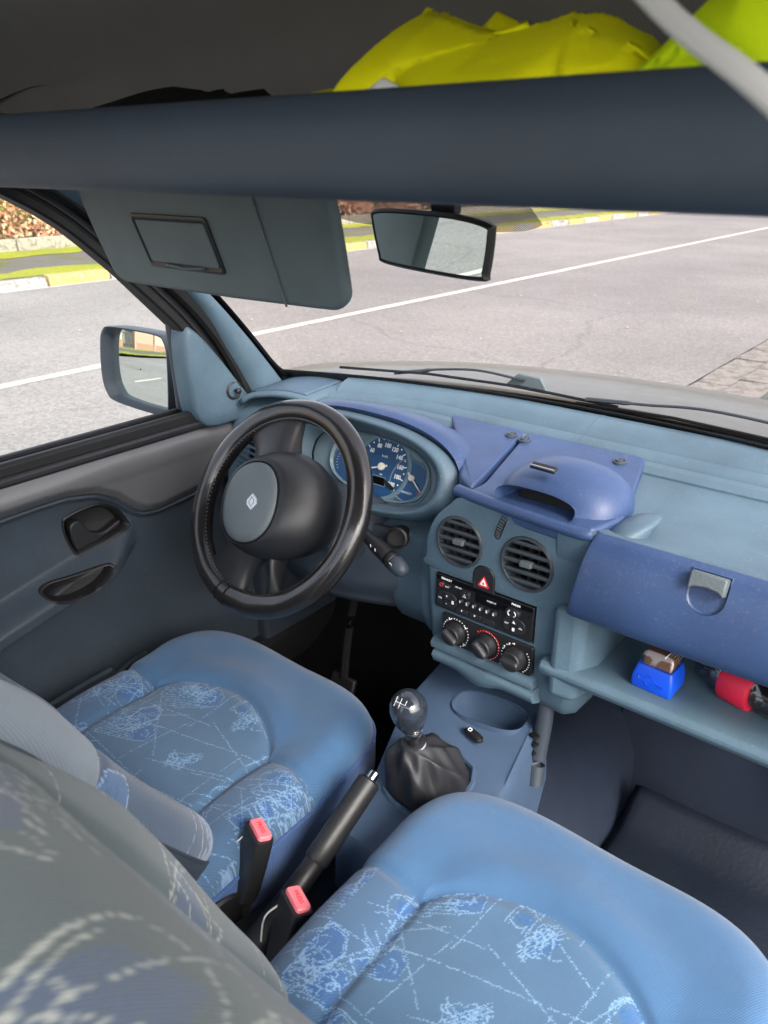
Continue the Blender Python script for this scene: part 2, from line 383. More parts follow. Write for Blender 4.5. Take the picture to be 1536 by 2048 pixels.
o = mesh('road_line', stripe(.6, 120, 500), M['line'], smooth=0); tag(o, 'long solid white line painted down the middle of the road', 'road line')
p = thing('dashed_road_line', 'broken white road line that continues behind the car, seen in the door mirror', 'road line', (-5.3, 0, 0))
for k in range(7):
    y = -1.2 - k * 3.1
    mesh('dash', stripe(y - 1.9, y, 8), M['line'], p, smooth=0)
# kerb stones
kerb = thing('kerb', 'far kerb of stones painted yellow and white in turn', 'kerb', (-10.05, 10, 0))
def kerbstone(mat, L):
    bm = [(a, b, c) for b in lsp(-L / 2, L / 2, 5) for a, c in ((.07, -.05), (.075, .07), (.045, .125), (-.075, .135), (-.08, -.05))]
    bm = [(a + random.uniform(-.008, .008), b, c + random.uniform(-.008, .008)) for a, b, c in bm]
    v, f = loft([bm[i * 5:i * 5 + 5] for i in range(5)])
    me = bpy.data.meshes.new('kerbstone'); me.from_pydata(v, [], f); me.materials.append(mat); me.shade_smooth(); me.set_sharp_from_angle(angle=R_(45)); return me
KS = [[kerbstone(M[m], L) for _ in range(3)] for m, L in (('kerb_white', .93), ('kerb_yellow', .93))]
for k in range(64):
    o = bpy.data.objects.new('kerbstone', random.choice(KS[(k + 1) % 2])); COL.objects.link(o); o.parent = kerb
    o.location = (random.uniform(-.015, .015), -20.55 + k * .975 + 5 , random.uniform(-.012, .012)); o.rotation_euler = (0, 0, random.uniform(-.012, .012))
# moss strips, edging
def ragged(name, x0, x1, z, y0, y1, n, amp, mat, label):
    L = []; Rr = []
    for i in range(n + 1):
        y = y0 + (y1 - y0) * i / n
        L.append((x0 + random.uniform(-amp, amp), y, z)); Rr.append((x1 + random.uniform(-amp, amp), y, z))
    o = mesh(name, (L + Rr, [(i, i + 1, n + 2 + i, n + 1 + i) for i in range(n)]), mat, smooth=0); tag(o, label, 'moss', kind='stuff')
ragged('moss_strip', -11.0, -10.14, .118, -20, 60, 260, .24, M['moss'], 'bright green moss growing along the back of the kerb')
ragged('moss_strip', -13.72, -12.8, .118, -20, 60, 260, .2, M['moss'], 'bright yellow green moss growing along the foot of the concrete edging')
edge = thing('concrete_edging', 'low row of pale concrete edging blocks in front of the hedge', 'edging', (-13.82, 10, .1))
for k in range(26):
    y = -1 + k * 1.5
    mesh('edging_block', box(W0, -13.82, y, .19, .12, 1.47, .26 + random.uniform(-.02, .02)), M['concrete'], edge, bevel=.015)
# hedge
def leaves(n, fx, size, zmin=0):
    P = fx(n); V = np.zeros((n, 4, 3)); a = RNG.normal(size=(n, 3)); a /= np.linalg.norm(a, axis=1)[:, None]
    b = RNG.normal(size=(n, 3)); b -= (a * b).sum(1)[:, None] * a; b /= np.linalg.norm(b, axis=1)[:, None]
    s = (size * RNG.uniform(.6, 1.3, n))[:, None]
    V[:, 0] = P - a * s; V[:, 1] = P + b * s * .55; V[:, 2] = P + a * s; V[:, 3] = P - b * s * .55 + np.cross(a, b) * s * .25
    return V.reshape(-1, 3).tolist(), [(4 * i, 4 * i + 1, 4 * i + 2, 4 * i + 3) for i in range(n)]
def lump(n, x0, x1, y0, y1, z0, z1, cl, sd):
    r = np.random.default_rng(sd); c = np.stack([r.uniform(x0, x1, cl), r.uniform(y0, y1, cl), r.uniform(z0, z1, cl)], 1)
    k = r.integers(0, cl, n); p = c[k] + r.normal(size=(n, 3)) * np.array([.16, .30, .17]); p[:, 2] = np.abs(p[:, 2] - z0) + z0; return p
hedge = thing('hedge', 'long brown winter hedge of dry leaves tangled with green ivy beyond the pavement', 'hedge', (-14.6, 12, 0))
mesh('dry_leaves', leaves(30000, lambda n: lump(n, -15.0, -14.0, 1, 32, .3, 1.3, 330, 3), .055), M['dead'], hedge, smooth=0)['kind'] = 'stuff'
mesh('ivy_leaves', leaves(22000, lambda n: lump(n, -15.3, -14.2, 1, 32, .8, 2.2, 260, 4), .05), M['ivy'], hedge, smooth=0)['kind'] = 'stuff'
tw = []
for k in range(420):
    y = random.uniform(1, 32); x = random.uniform(-15, -14.1); h = random.uniform(1.0, 2.3)
    tw.append(tube([(x, y, .1), (x + random.uniform(-.2, .2), y + random.uniform(-.3, .3), h * .5), (x + random.uniform(-.35, .35), y + random.uniform(-.6, .6), h)], [.012, .008, .003], 4))
mesh('twigs', tw, M['twig'], hedge, smooth=0)['kind'] = 'stuff'
mesh('hedge_core', grid(lambda u, v: (-15.25 + .15 * math.sin(u * 2.1 + v), u, v), lsp(0, 34, 60), lsp(0, 2.4, 8)), M['ivy'], hedge)
# rough grass far right
ver = mesh('verge', grid(lambda u, v: (u, v, .12 + .05 * math.sin(u * 3 + v)), lsp(-13.0, -10.4, 10), lsp(33, 70, 60)), M['moss']); tag(ver, 'rough mossy verge running along the far kerb ahead', 'verge', kind='stuff')
# gutter of stone slabs on the near side
gut = thing('gutter', 'pale stone gutter channel between the road and the parking strip', 'gutter', (-1.1, 8, 0))
GM = []
for q in range(4):
    bm = box(W0, 0, 0, 0, .245, .47, .1); me = bpy.data.meshes.new('slab'); me.from_pydata([(a + random.uniform(-.008, .008), b + random.uniform(-.01, .01), c + random.uniform(-.006, .006)) for a, b, c in bm[0]], [], bm[1]); me.materials.append(M['stone']); GM.append(me)
for col_, x in enumerate((-1.165, -.905)):
    for k in range(64):
        o = bpy.data.objects.new('slab', random.choice(GM)); COL.objects.link(o); o.parent = gut
        o.location = (x + 1.1 + random.uniform(-.006, .006), -9 + k * .49 + col_ * .2, -.052 + col_ * .012 + random.uniform(-.004, .004))
mesh('bedding', box(W0, -1.04, 8, -.09, .52, 40, .1), M['bay'], gut, smooth=0)
o = mesh('rubber_ring', tube([(-1.07 + .16 * math.cos(a), 5.52 + .12 * math.sin(a) + .03 * math.sin(2 * a), .012) for a in lsp(0, 2 * math.pi, 25)[:-1]], .008, 6, True), M['white'], loc=(-1.07, 5.52, 0)); tag(o, 'small white oval ring lying on the stone gutter', 'ring')
# leaf litter on the road
lv = leaves(520, lambda n: np.stack([RNG.uniform(-9.8, -1.2, n), RNG.uniform(3, 26, n), np.full(n, .012)], 1), .028)
V = np.array(lv[0]); V[:, 2] = .008 + np.abs(V[:, 2] - .012) * .25
o = mesh('leaf_litter', (V.tolist(), lv[1]), M['litter'], smooth=0); tag(o, 'scattered pale leaves and crumbs lying on the road', 'leaf litter', kind='stuff')
# garden wall behind, seen in the mirrors
gw = thing('garden_wall', 'peach rendered garden wall with brick foot and an iron gate across the road behind the car', 'wall', (-13.9, -14, 0))
y = -4.0
for k, (L, m) in enumerate(((3.2, 'cream'), (2.6, 'peach'), (2.4, 'cream'), (3.4, 'peach'), (3.4, 'peach'), (3.2, 'cream'), (3.6, 'peach'), (4, 'peach'))):
    if k == 3:
        mesh('gate', [box(W0, -13.9, y - .9 + i * .13, .95, .03, .03, 1.6) for i in range(-6, 7)] + [box(W0, -13.9, y - .9, z, .04, 1.75, .05) for z in (.3, 1.0, 1.7)], M['iron'], gw, smooth=0); y -= 1.9
        continue
    mesh('pillar', box(W0, -13.85, y - .15, 1.0, .34, .3, 1.9), M['peach'], gw, bevel=.02)
    mesh('wall_panel', box(W0, -13.9, y - .3 - L / 2, .95, .2, L, 1.7), M[m], gw, bevel=.02)
    mesh('brick_foot', box(W0, -13.86, y - .3 - L / 2, .32, .24, L, .5), M['brick'], gw, bevel=.01); y -= L + .3
hs_ = thing('house', 'pale house with a tiled roof behind the garden wall', 'house', (-24, -14, 0))
mesh('house_wall', box(W0, -24, -14, 2.6, 9, 12, 5.2), M['cream'], hs_, smooth=0)
mesh('roof', prism(Fr((-24, -20.4, 5.2), (1, 0, 0), (0, 0, 1)), [(-5, 0), (0, 3.4), (5, 0)], 0, -12.8), M['brick'], hs_, smooth=0)
for yy in (-17, -14, -11): mesh('window', box(W0, -19.48, yy, 2.0, .08, 1.1, 1.3), M['screen'], hs_, smooth=0)

# ================================================================ car body
car = thing('car', 'beige silver van seen from inside its cabin, with windscreen and bonnet ahead', 'car', (0, 1, 0))
def wb(x): return 1.285 - .30 * min(abs(x - .02), .80) ** 2 * 1.0 - .06 * max(0, abs(x) - .45)
ZB = 1.105
def wtop(x): return .655 - .10 * abs(x) ** 2
def scr(x, s, n=0):
    """point of the windscreen: s=0 base, s=1 top"""
    xx = x * (1 - .05 * s); yb, yt = wb(x), wtop(x)
    return (xx, yb + (yt - yb) * s + .02 * math.sin(math.pi * s) + n, ZB + (1.575 - ZB) * s + .025 * math.sin(math.pi * s) + n)
mesh('windscreen', grid(lambda u, v: scr(u, v), lsp(-.69, .72, 40), lsp(0, 1, 14)), M['screen_glass'], car)
mesh('windscreen_border', grid(lambda u, v: scr(u, v * .055, -.003), lsp(-.69, .72, 50), lsp(0, 1, 3)), M['frit'], car, solid=.002)
mesh('windscreen_side_border', grid(lambda u, v: scr(-.70 + .045 * u + .03 * (1 - min(1, v / .10)) ** 2 * u, v, -.003), lsp(0, 1, 4), lsp(0, 1, 30)), M['frit'], car, solid=.002)
mesh('windscreen_top_border', grid(lambda u, v: scr(u, .93 + .07 * v, -.003), lsp(-.69, .72, 40), lsp(0, 1, 3)), M['frit'], car, solid=.002)
def sband(u, v):
    x = -.09 + .165 * u; b = .69 + .03 * max(0, abs(u) ** 6)
    return scr(x, b + (.95 - b) * v, -.004)
mesh('dotted_sunband', grid(sband, lsp(-1, 1, 40), lsp(0, 1, 8)), M['hatch'], car)
# scuttle and bonnet
mesh('scuttle', grid(lambda u, v: (u, wb(u) + .005 + v * .10, ZB - .028 + .012 * v), lsp(-.74, .76, 40), lsp(0, 1, 3)), M['black_matt'], car, solid=.004)
def hood(u, v):
    x = u * .80; y0 = wb(x) + .09; y = y0 + v * (2.02 - .22 * u * u - y0)
    z = 1.102 - .14 * v ** 2.6 - .022 * abs(u) ** 4
    if v > .98: z -= .03
    return (x, y, z)
mesh('bonnet', grid(hood, lsp(-1, 1, 70), lsp(0, 1, 40)), M['paint'], car, solid=.004)
for sgn in (-1, 1):
    mesh('wing', grid(lambda u, v: (sgn * (.806 + .045 * math.sin(v * 1.6)), 1.12 + u * .75, 1.04 - .09 * u * u - v * .33), lsp(0, 1, 14), lsp(0, 1, 8)), M['paint'], car, solid=.003)
mesh('front_end', grid(lambda u, v: (u * .8, 1.99 - .2 * u * u + .05 * math.sin(v * 3), .94 - v * .5), lsp(-1, 1, 20), lsp(0, 1, 6)), M['paint'], car, solid=.003)
# left pillar trim : between the screen edge and the door opening
PVv, PVy, PVz = zip(*[(k / 40, q[0], q[1]) for k, q in enumerate(spline([(1.062, 1.03), (1.017, 1.123), (.967, 1.202), (.917, 1.28), (.82, 1.37), (.714, 1.449), (.633, 1.495), (.56, 1.53), (.48, 1.56)], 5))])
def pil(u, v):
    g = Vector(scr(-.655, v * .98, -.012)); d = Vector((-.677, float(np.interp(v, PVv, PVy)), float(np.interp(v, PVv, PVz))))
    q = g.lerp(d, u); return q + Vector((.014, -.008, .0)) * math.sin(math.pi * min(1, u * 1.02)) ** .8
mesh('pillar_trim', grid(pil, lsp(0, 1, 14), lsp(-.02, 1, 24)), M['teal'], car)
mesh('pillar_outer', grid(lambda u, v: Vector(scr(-.70, v, .012)).lerp(Vector((-.76, 1.09 - .50 * v, 1.06 + .52 * v)), u), lsp(0, 1, 4), lsp(-.05, 1, 12)), M['paint'], car, solid=.01)
DS = spline([(.18, 1.555), (.42, 1.540), (.54, 1.512), (.617, 1.479), (.685, 1.438), (.755, 1.380), (.829, 1.313), (.897, 1.246), (.955, 1.170), (1.005, 1.08), (1.035, 1.00)], 6)
def dx(z): return -.700 + .03 * max(0, (z - 1.1) / .45)
mesh('door_opening_seal', tube([(dx(z) + .022, y + .030, z + .022) for y, z in DS], .0125, 8), M['rubber'], car)
# roof and roof rails
RY, RZ = zip((-.20, 1.764), (-.1, 1.765), (.1, 1.758), (.3, 1.742), (.44, 1.72), (.54, 1.688), (.61, 1.645), (.645, 1.60), (.655, 1.575))
rsp = [(y, z) for y, z in spline(list(zip(RY, RZ)), 7)]
def rofs(x): return .050 * abs(x / .76) ** 6
mesh('roof', ([(x, y - .02 * abs(x / .7) ** 2 * ss(y, .3, .6), z - rofs(x) * (1 if z > 1.62 else .3)) for x in lsp(-.775, .72, 40) for y, z in rsp], [(i * len(rsp) + j, (i + 1) * len(rsp) + j, (i + 1) * len(rsp) + j + 1, i * len(rsp) + j + 1) for i in range(39) for j in range(len(rsp) - 1)]), M['lining'], car)
mesh('roof_side', grid(lambda u, v: (-.765 + .030 * (1 - u), .66 - v * .80, 1.53 + .21 * u), lsp(0, 1, 8), lsp(0, 1, 12)), M['lining'], car)
def rz(y): return float(np.interp(y, RY, RZ))
mesh('roof_skin', grid(lambda u, v: (u * .74, .70 - v * .92, 1.60 + .20 * ss(v, -.02, .22) - .06 * abs(u) ** 4), lsp(-1, 1, 20), lsp(0, 1, 30)), M['paint'], car)
for sgn in (-1, 1):
    mesh('roof_rail', tube([(sgn * .70, y, z) for y, z in ((.66, 1.555), (.5, 1.585), (.2, 1.60), (-.35, 1.60))], .028, 10), M['teal_dark'], car)
# header over the windscreen
mesh('windscreen_header', grid(lambda u, v: (u * .66, .64 + .10 * v - .09 * u * u * .4, 1.555 - .03 * math.sin(v * 3.1)), lsp(-1, 1, 20), lsp(0, 1, 6)), M['shelf'], car, solid=.01)
# left centre pillar with belt guide
mesh('centre_pillar', loft([[(-.70, -.10, z), (-.655, -.085, z), (-.65, -.16, z), (-.655, -.22, z), (-.70, -.23, z)] for z in (.45, .9, 1.3, 1.66)]), M['teal_dark'], car)
mesh('floor_pan', [box(W0, 0, .45, .395, 1.36, 2.1, .03)], M['navy'], car)
for sgn in (-1, 1): mesh('sill', box(W0, sgn * .69, .45, .44, .07, 1.7, .12), M['black_soft'], car, bevel=.015)
def toe(u, v):
    x = .10 + u * .60; s = v
    y = 1.05 + .25 * ss(s, 0, .55) * 1.1; z = .412 + .42 * ss(s, .22, 1.0)
    return (x, y - .02 * math.cos(u * 7) + .02 * math.exp(-((u - .45) / .12) ** 2), z + .018 * math.exp(-((u - .5) / .15) ** 2 - ((v - .4) / .2) ** 2))
mesh('toe_board', grid(toe, lsp(0, 1, 40), lsp(0, 1, 30)), M['navy'], car)
mesh('toe_board', grid(lambda u, v: (-.68 + u * .62, 1.05 + .25 * ss(v, 0, .55), .412 + .42 * ss(v, .2, 1)), lsp(0, 1, 12), lsp(0, 1, 14)), M['black_matt'], car)
mesh('tunnel', grid(lambda u, v: (.0 + .23 * (u - .5) * 2 * (1 - .25 * v), -.4 + v * 1.7, .41 + .14 * math.sin(math.pi * u) ** .7), lsp(0, 1, 16), lsp(0, 1, 12)), M['navy'], car)
mesh('kick_panel', box(W0, -.69, 1.2, .70, .05, .34, .62), M['slate'], car, bevel=.01)
mesh('bulkhead', box(W0, 0, 1.36, .71, 1.5, .03, .62), M['black_matt'], car, smooth=0)

mat_ = mesh('floor_mat', grid(lambda u, v: (.19 + .46 * u, .56 + .60 * v, .418 + .11 * ss(v, .86, 1.15) + .012 * math.exp(-((u - .55) / .2) ** 2 - ((v - .8) / .2) ** 2) - (.006 if (u < .02 or u > .98) else 0)), lsp(0, 1, 40), lsp(0, 1, 40)), M['navy_mat'], solid=.006, loc=(.42, .8, .42))
tag(mat_, 'dark navy rubber mat on the floor in front of the passenger seat', 'floor mat')

# ================================================================ wipers
def wiper(name, label, pts, bl, br=None):
    w = thing(name, label, 'wiper', pts[0], 'windscreen wipers')
    mesh('arm', tube(spline(pts, 6), [(.008, .004)] * 10 + [(.0036, .0026)] * (6 * (len(pts) - 1) - 9), 8), M['black_soft'], w)
    mesh('blade', tube(bl, [(.002, .003)] * len(bl), 6), M['black_matt'], w)
    if br: mesh('bracket', br, M['visor'], w, bevel=.002)
    return w
bF = Fr((-.188, 1.318, 1.122), (1, -.02, 0), (0, .0, 1))
wiper('wiper', 'black wiper arm on the windscreen nearest the steering wheel, ending at a riveted grey bracket',
      [(-.485, 1.285, 1.116), (-.43, 1.295, 1.126), (-.38, 1.30, 1.1365), (-.29, 1.305, 1.147), (-.190, 1.31, 1.1415)],
      [(-.60, 1.235, 1.12), (-.40, 1.285, 1.127), (-.20, 1.31, 1.128), (0, 1.315, 1.123)],
      [prism(bF, [(-.05, 0), (.045, 0), (.042, .012), (.03, .028), (-.02, .030), (-.032, .018)], -.004, .004)])
wiper('wiper', 'black wiper arm on the windscreen on the passenger side',
      [(-.06, 1.31, 1.128), (-.01, 1.315, 1.131), (.05, 1.315, 1.136), (.18, 1.312, 1.147), (.45, 1.285, 1.140)],
      [(-.08, 1.31, 1.118), (.1, 1.315, 1.122), (.30, 1.295, 1.121), (.5, 1.25, 1.118)])

# ================================================================ overhead shelf and what lies on it
shf = thing('overhead_shelf', 'dark overhead parcel shelf with a rounded lip above the windscreen', 'shelf', (0, .45, 1.5))
prof = spline([(.430, 1.556), (.418, 1.5625), (.405, 1.561), (.396, 1.548), (.393, 1.531), (.394, 1.514), (.401, 1.503), (.416, 1.499), (.45, 1.500), (.50, 1.504)], 5)
mesh('lip', loft([[(x, y - .010 * x * x, z - .003 * x) for y, z in prof] + [(x, .50, 1.512), (x, .44, 1.520)] for x in lsp(-.715, .70, 24)]), M['shelf'], shf)
mesh('tray', box(W0, 0, .54, 1.512, 1.38, .24, .014), M['shelf'], shf, smooth=0)

def cloth(name, label, cat, x0, x1, y0, y1, top, seed, mat, n=110, m=50, amp=.012):
    r = np.random.default_rng(seed); ph = r.uniform(0, 6, 8); an = r.uniform(-1.1, 1.1, 8); fq = r.uniform(15, 32, 8)
    tx, tz = zip(*top)
    U = np.linspace(0, 1, n); Vv = np.linspace(0, 1, m)
    pts = []
    for u in U:
        x = x0 + (x1 - x0) * u; h = np.interp(u, tx, tz)
        for v in Vv:
            y = y0 + (y1 - y0) * v
            f = 0
            for k in range(3):
                w = math.sin(fq[k] * (x * math.cos(an[k]) + (y) * math.sin(an[k]) * 1.6 + .3 * (x * x)) + ph[k] + 1.3 * math.sin(9 * x + ph[-k]))
                f += (1 - abs(w)) ** 2 * (1.0 if w > 0 else .6) / 2.2
            prof_ = math.sin(math.pi * min(1, v * 1.25 + .02) * .5) ** .55 * (1 - .5 * max(0, v - .7) / .3)
            z = 1.522 + (h - 1.522) * prof_ * (.97 + .05 * f) + amp * 1.0 * (f - .5) * min(1, v * 4)
            pts.append((x + .02 * math.sin(20 * y + ph[1]) * v, y + .034 * (f - .5), z))
    F = [(i * m + j, (i + 1) * m + j, (i + 1) * m + j + 1, i * m + j + 1) for i in range(n - 1) for j in range(m - 1)]
    o = mesh(name, (pts, F), mat, smooth=180, solid=.003, loc=((x0 + x1) / 2, (y0 + y1) / 2, 1.52)); return tag(o, label, cat)
cloth('safety_vest', 'crumpled bright yellow high visibility vest heaped on the overhead shelf', 'vest', .012, .335, .428, .60,
      [(0, 1.568), (.06, 1.584), (.13, 1.580), (.25, 1.576), (.295, 1.588), (.345, 1.624), (.44, 1.624), (.60, 1.610), (.78, 1.612), (.9, 1.600), (1, 1.57)], 5, M['yellow'])
cloth('safety_vest', 'lime green high visibility vest bunched beside the yellow one, under the pale strap', 'vest', .295, .43, .435, .59,
      [(0, 1.555), (.18, 1.59), (.4, 1.625), (.6, 1.645), (.8, 1.63), (1, 1.58)], 11, M['lime'], 70, 50)
cloth('cloth_tip', 'dull yellow folded corner of cloth standing up behind the yellow vest', 'cloth', .115, .175, .565, .63,
      [(0, 1.60), (.3, 1.622), (.6, 1.636), (.85, 1.625), (1, 1.59)], 21, M['yellow'], 40, 30)
cloth('white_bundle', 'small white bundle tucked under the left end of the yellow vest', 'bundle', .135, .185, .424, .455, [(0, 1.56), (.5, 1.5735), (1, 1.56)], 8, M['white'], 24, 20, .003)
cloth('black_pouch', 'flat black folded pouch lying at the driver end of the overhead shelf', 'pouch', -.40, -.06, .46, .60, [(0, 1.565), (.3, 1.58), (.6, 1.594), (.8, 1.583), (.9, 1.579), (.95, 1.586), (1, 1.57)], 9, M['black_matt'], 50, 30, .003)
o = mesh('strap', tube(spline([(.27, .42, 1.665), (.376, .345, 1.58), (.438, .30, 1.541), (.52, .25, 1.485), (.62, .19, 1.42)], 8), [(.0065, .004)] * 33, 10), M['white'], loc=(.4, .33, 1.56))
tag(o, 'pale grey strap slanting down close to the camera at the top right', 'strap')

# ================================================================ sun visor
svF = Fr((-.37, .665, 1.497), (1, 0, 0), (0, -.38, 1))
vis = thing('sun_visor', 'grey vinyl sun visor folded down on the driver side with a flap over its mirror', 'sun visor', (-.37, .69, 1.5))
vo = [(-.205, .004), (-.210, -.03), (-.212, -.07), (-.2115, -.11)] + [(-.185 + .0265 * math.cos(t), -.1215 + .0265 * math.sin(t)) for t in lsp(math.pi * 1.02, math.pi * 1.48, 7)] + [(-.10, -.149), (.06, -.149), (.21, -.1465)] + [(.238 + .030 * math.cos(t), -.1155 + .030 * math.sin(t)) for t in lsp(math.pi * 1.52, math.pi * 1.98, 7)] + [(.275, -.07), (.280, -.03), (.281, .004)]
mesh('visor_board', prism(svF, vo, -.009, .011), M['visor'], vis, bevel=.007, seg=3)
mesh('edge_binding', tube([svF(x, y, .0125) for x, y in ((.164, .0), (.163, -.06), (.162, -.146))], .0016, 6), M['visor'], vis)
mesh('flap_frame', loft([[svF(x, y, z) for x, y in rrect(w, h, .006, 4, -.016, -.073)] for w, h, z in ((.162, .077, .010), (.162, .077, .0135), (.155, .070, .0145), (.149, .064, .012))]), M['black_soft'], vis)
mesh('mirror_flap', prism(svF, rrect(.146, .061, .004, 3, -.016, -.073), .011, .0138), M['visor'], vis, bevel=.0015)
mesh('flap_lip', tube([svF(-.056, -.105, .0145), svF(-.016, -.107, .0165), svF(.024, -.105, .0145)], [(.003, .002)] * 3, 8), M['visor'], vis)
mesh('hinge_clip', [box(svF, .17, .004, .006, .05, .012, .014)], M['black_soft'], vis, bevel=.003)
mesh('hinge_arm', tube([svF(-.21, .004, 0), svF(.28, .006, 0)], .006, 8), M['black_soft'], vis)

# ================================================================ interior mirror
ya = R_(14)
rmF = Fr((-.075, .835, 1.431), (math.cos(ya), -math.sin(ya) * -1, .0), (0, .10, 1))
rmF = Fr((-.0095, .737, 1.443), (math.cos(-ya), math.sin(-ya), -.02), (.03, -.09, 1))
rm = thing('rear_view_mirror', 'black framed interior mirror hanging from the windscreen', 'mirror', (-.01, .74, 1.44))
def tro(k): return [(x * .89, y * .89) for x, y in spline([(-.108 * 1, .030), (-.05, .034), (.05, .034), (.106, .028), (.112, .018), (.104, -.026), (.094, -.035), (0, -.037), (-.09, -.035), (-.102, -.026), (-.113, .018)], 5, True)] if k == 0 else [(x * k, y * (k - .06)) for x, y in tro(0)]
mesh('housing', loft([[rmF(x, y, z) for x, y in r] for r, z in ((tro(.60), -.010), (tro(.92), -.009), ([(x * 1.0, y * 1.02) for x, y in tro(0)], -.004), ([(x * 1.01, y * 1.04) for x, y in tro(0)], .002), ([(x * .985, y * .95) for x, y in tro(0)], .006), ([(x * .955, y * .88) for x, y in tro(0)], .004))]), M['black'], rm)
mesh('mirror_glass', prism(rmF, [(x * .955, y * .88) for x, y in tro(0)], .0042, .0050), M['mirror'], rm, smooth=0)
mesh('stem', [prism(rmF, rrect(.040, .05, .006, 3, .0, .050), -.03, -.018), tube([rmF(0, .03, -.028), rmF(0, .075, -.05)], .012, 10)], M['black'], rm, bevel=.002)
# ================================================================ driver door
door = thing('driver_door', 'closed driver door with its window and two-tone inner panel, beside the steering wheel', 'car door', (-.72, .5, .4))
CY, CZ = zip((-.4, .99), (.3, .998), (.496, .992), (.56, .993), (.62, .992), (.677, .980), (.715, .958), (.745, .928), (.768, .913), (.80, .908), (.881, .915), (1.0, .935), (1.2, .96))
def crease(y): return np.interp(y, CY, CZ)
ky = np.array(CY)
AY, AZ = zip((-.4, .60), (.10, .70), (.30, .742), (.452, .784), (.54, .803), (.61, .816), (.67, .826), (.72, .842), (.75, .862))
def dpx(y, z):
    cz = crease(y)
    up = ss(z, cz - .004, cz + .004)
    x_up = -.690 + .012 * ss(z, cz, cz + .02) + .008 * ss(z, .99, 1.035) - .020 * ss(z, 1.0, 1.06) 
    # lower vinyl panel with bulging arm rest
    az = np.interp(y, AY, AZ)
    arm = ss(z, az - .024, az - .002) * (1 - ss(z, az + .015, az + .055)) * (1 - ss(y, .66, .765))
    low = -.708 + .012 * ss(z, cz - .02, cz - .006) + .050 * arm + .014 * ss(z, .70, .60)
    # shallow scoop around the handle
    low = low - .010 * np.exp(-(((y - .66) / .13) ** 2 + ((z - .93) / .05) ** 2))
    # recess bowls
    return low * (1 - up) + x_up * up
ys = np.linspace(-.12, 1.085, 330)
HO = [(.678 + a, .908 + b) for a, b in spline([(-.060, .026), (-.050, .036), (.005, .040), (.042, .022), (.060, -.008), (.050, -.022), (-.036, -.036), (-.050, -.034), (-.060, .0)], 6, True)]
GO = spline([(.540, .838), (.552, .824), (.58, .8135), (.612, .8125), (.645, .821), (.668, .838), (.667, .848), (.655, .8505), (.60, .8485), (.556, .8465)], 5, True)
def inside(P, y, z):
    c = False; k = len(P) - 1
    for q in range(len(P)):
        if (P[q][1] > z) != (P[k][1] > z) and y < (P[k][0] - P[q][0]) * (z - P[q][1]) / (P[k][1] - P[q][1] + 1e-12) + P[q][0]: c = not c
        k = q
    return c
def cup(name, P, depth, mat):
    cy = sum(a for a, b in P) / len(P); cz = sum(b for a, b in P) / len(P); rings = []
    for k, kz, off in ((1.05, 1.10, -.004), (1.05, 1.10, .0025), (1.01, 1.03, .0040), (.97, .93, .002), (.93, .86, -.45 * depth), (.88, .78, -depth), (.3, .3, -depth * 1.1), (.02, .02, -depth * 1.1)):
        rings.append([(float(dpx(cy + (a - cy) * k, cz + (b - cz) * kz)) + off, cy + (a - cy) * k, cz + (b - cz) * kz) for a, b in P])
    return mesh(name, loft(rings, True, False), mat, door, smooth=50)
def panel(name, a, b, nz, mat):
    V = []; 
    for y in ys:
        z0, z1 = a(y), b(y)
        for k in range(nz): z = z0 + (z1 - z0) * k / (nz - 1); V.append((float(dpx(y, z)), float(y), float(z)))
    F = [(i * nz + j, (i + 1) * nz + j, (i + 1) * nz + j + 1, i * nz + j + 1) for i in range(len(ys) - 1) for j in range(nz - 1)]
    def hole(q):
        y = sum(V[k][1] for k in q) / 4; z = sum(V[k][2] for k in q) / 4
        return inside(HO, y, z) or inside(GO, y, z)
    if name == 'vinyl_panel': F = [q for q in F if not hole(q)]
    return mesh(name, (V, F), mat, door, smooth=180)
panel('vinyl_panel', lambda y: .42, lambda y: float(crease(y)) - .003, 190, M['door_plastic'])
panel('painted_panel', lambda y: float(crease(y)) - .003, lambda y: 1.062, 50, M['door_paint'])
mesh('panel_trim', tube([(float(dpx(y, crease(y) - .006)) + .002, y, float(crease(y)) - .006) for y in lsp(-.1, 1.06, 120)], .0036, 6), M['door_plastic'], door)
mesh('door_skin', loft([[(x, -.12, z), (x, 1.09, z)] for x, z in ((-.745, 1.068), (-.79, 1.0), (-.83, .85), (-.82, .6), (-.78, .42))], False), M['paint'], door, solid=.004)
mesh('inner_waist_seal', [box(W0, -.690, .40, 1.071, .020, 1.07, .026)], M['rubber'], door, bevel=.006)
mesh('waist_trim', [box(W0, -.678, .40, 1.056, .016, 1.07, .018)], M['black_soft'], door, bevel=.006)
mesh('outer_waist_seal', [box(W0, -.742, .42, 1.067, .018, 1.10, .020)], M['rubber'], door, bevel=.005)
win = [(dx(z), y, z) for y, z in DS]
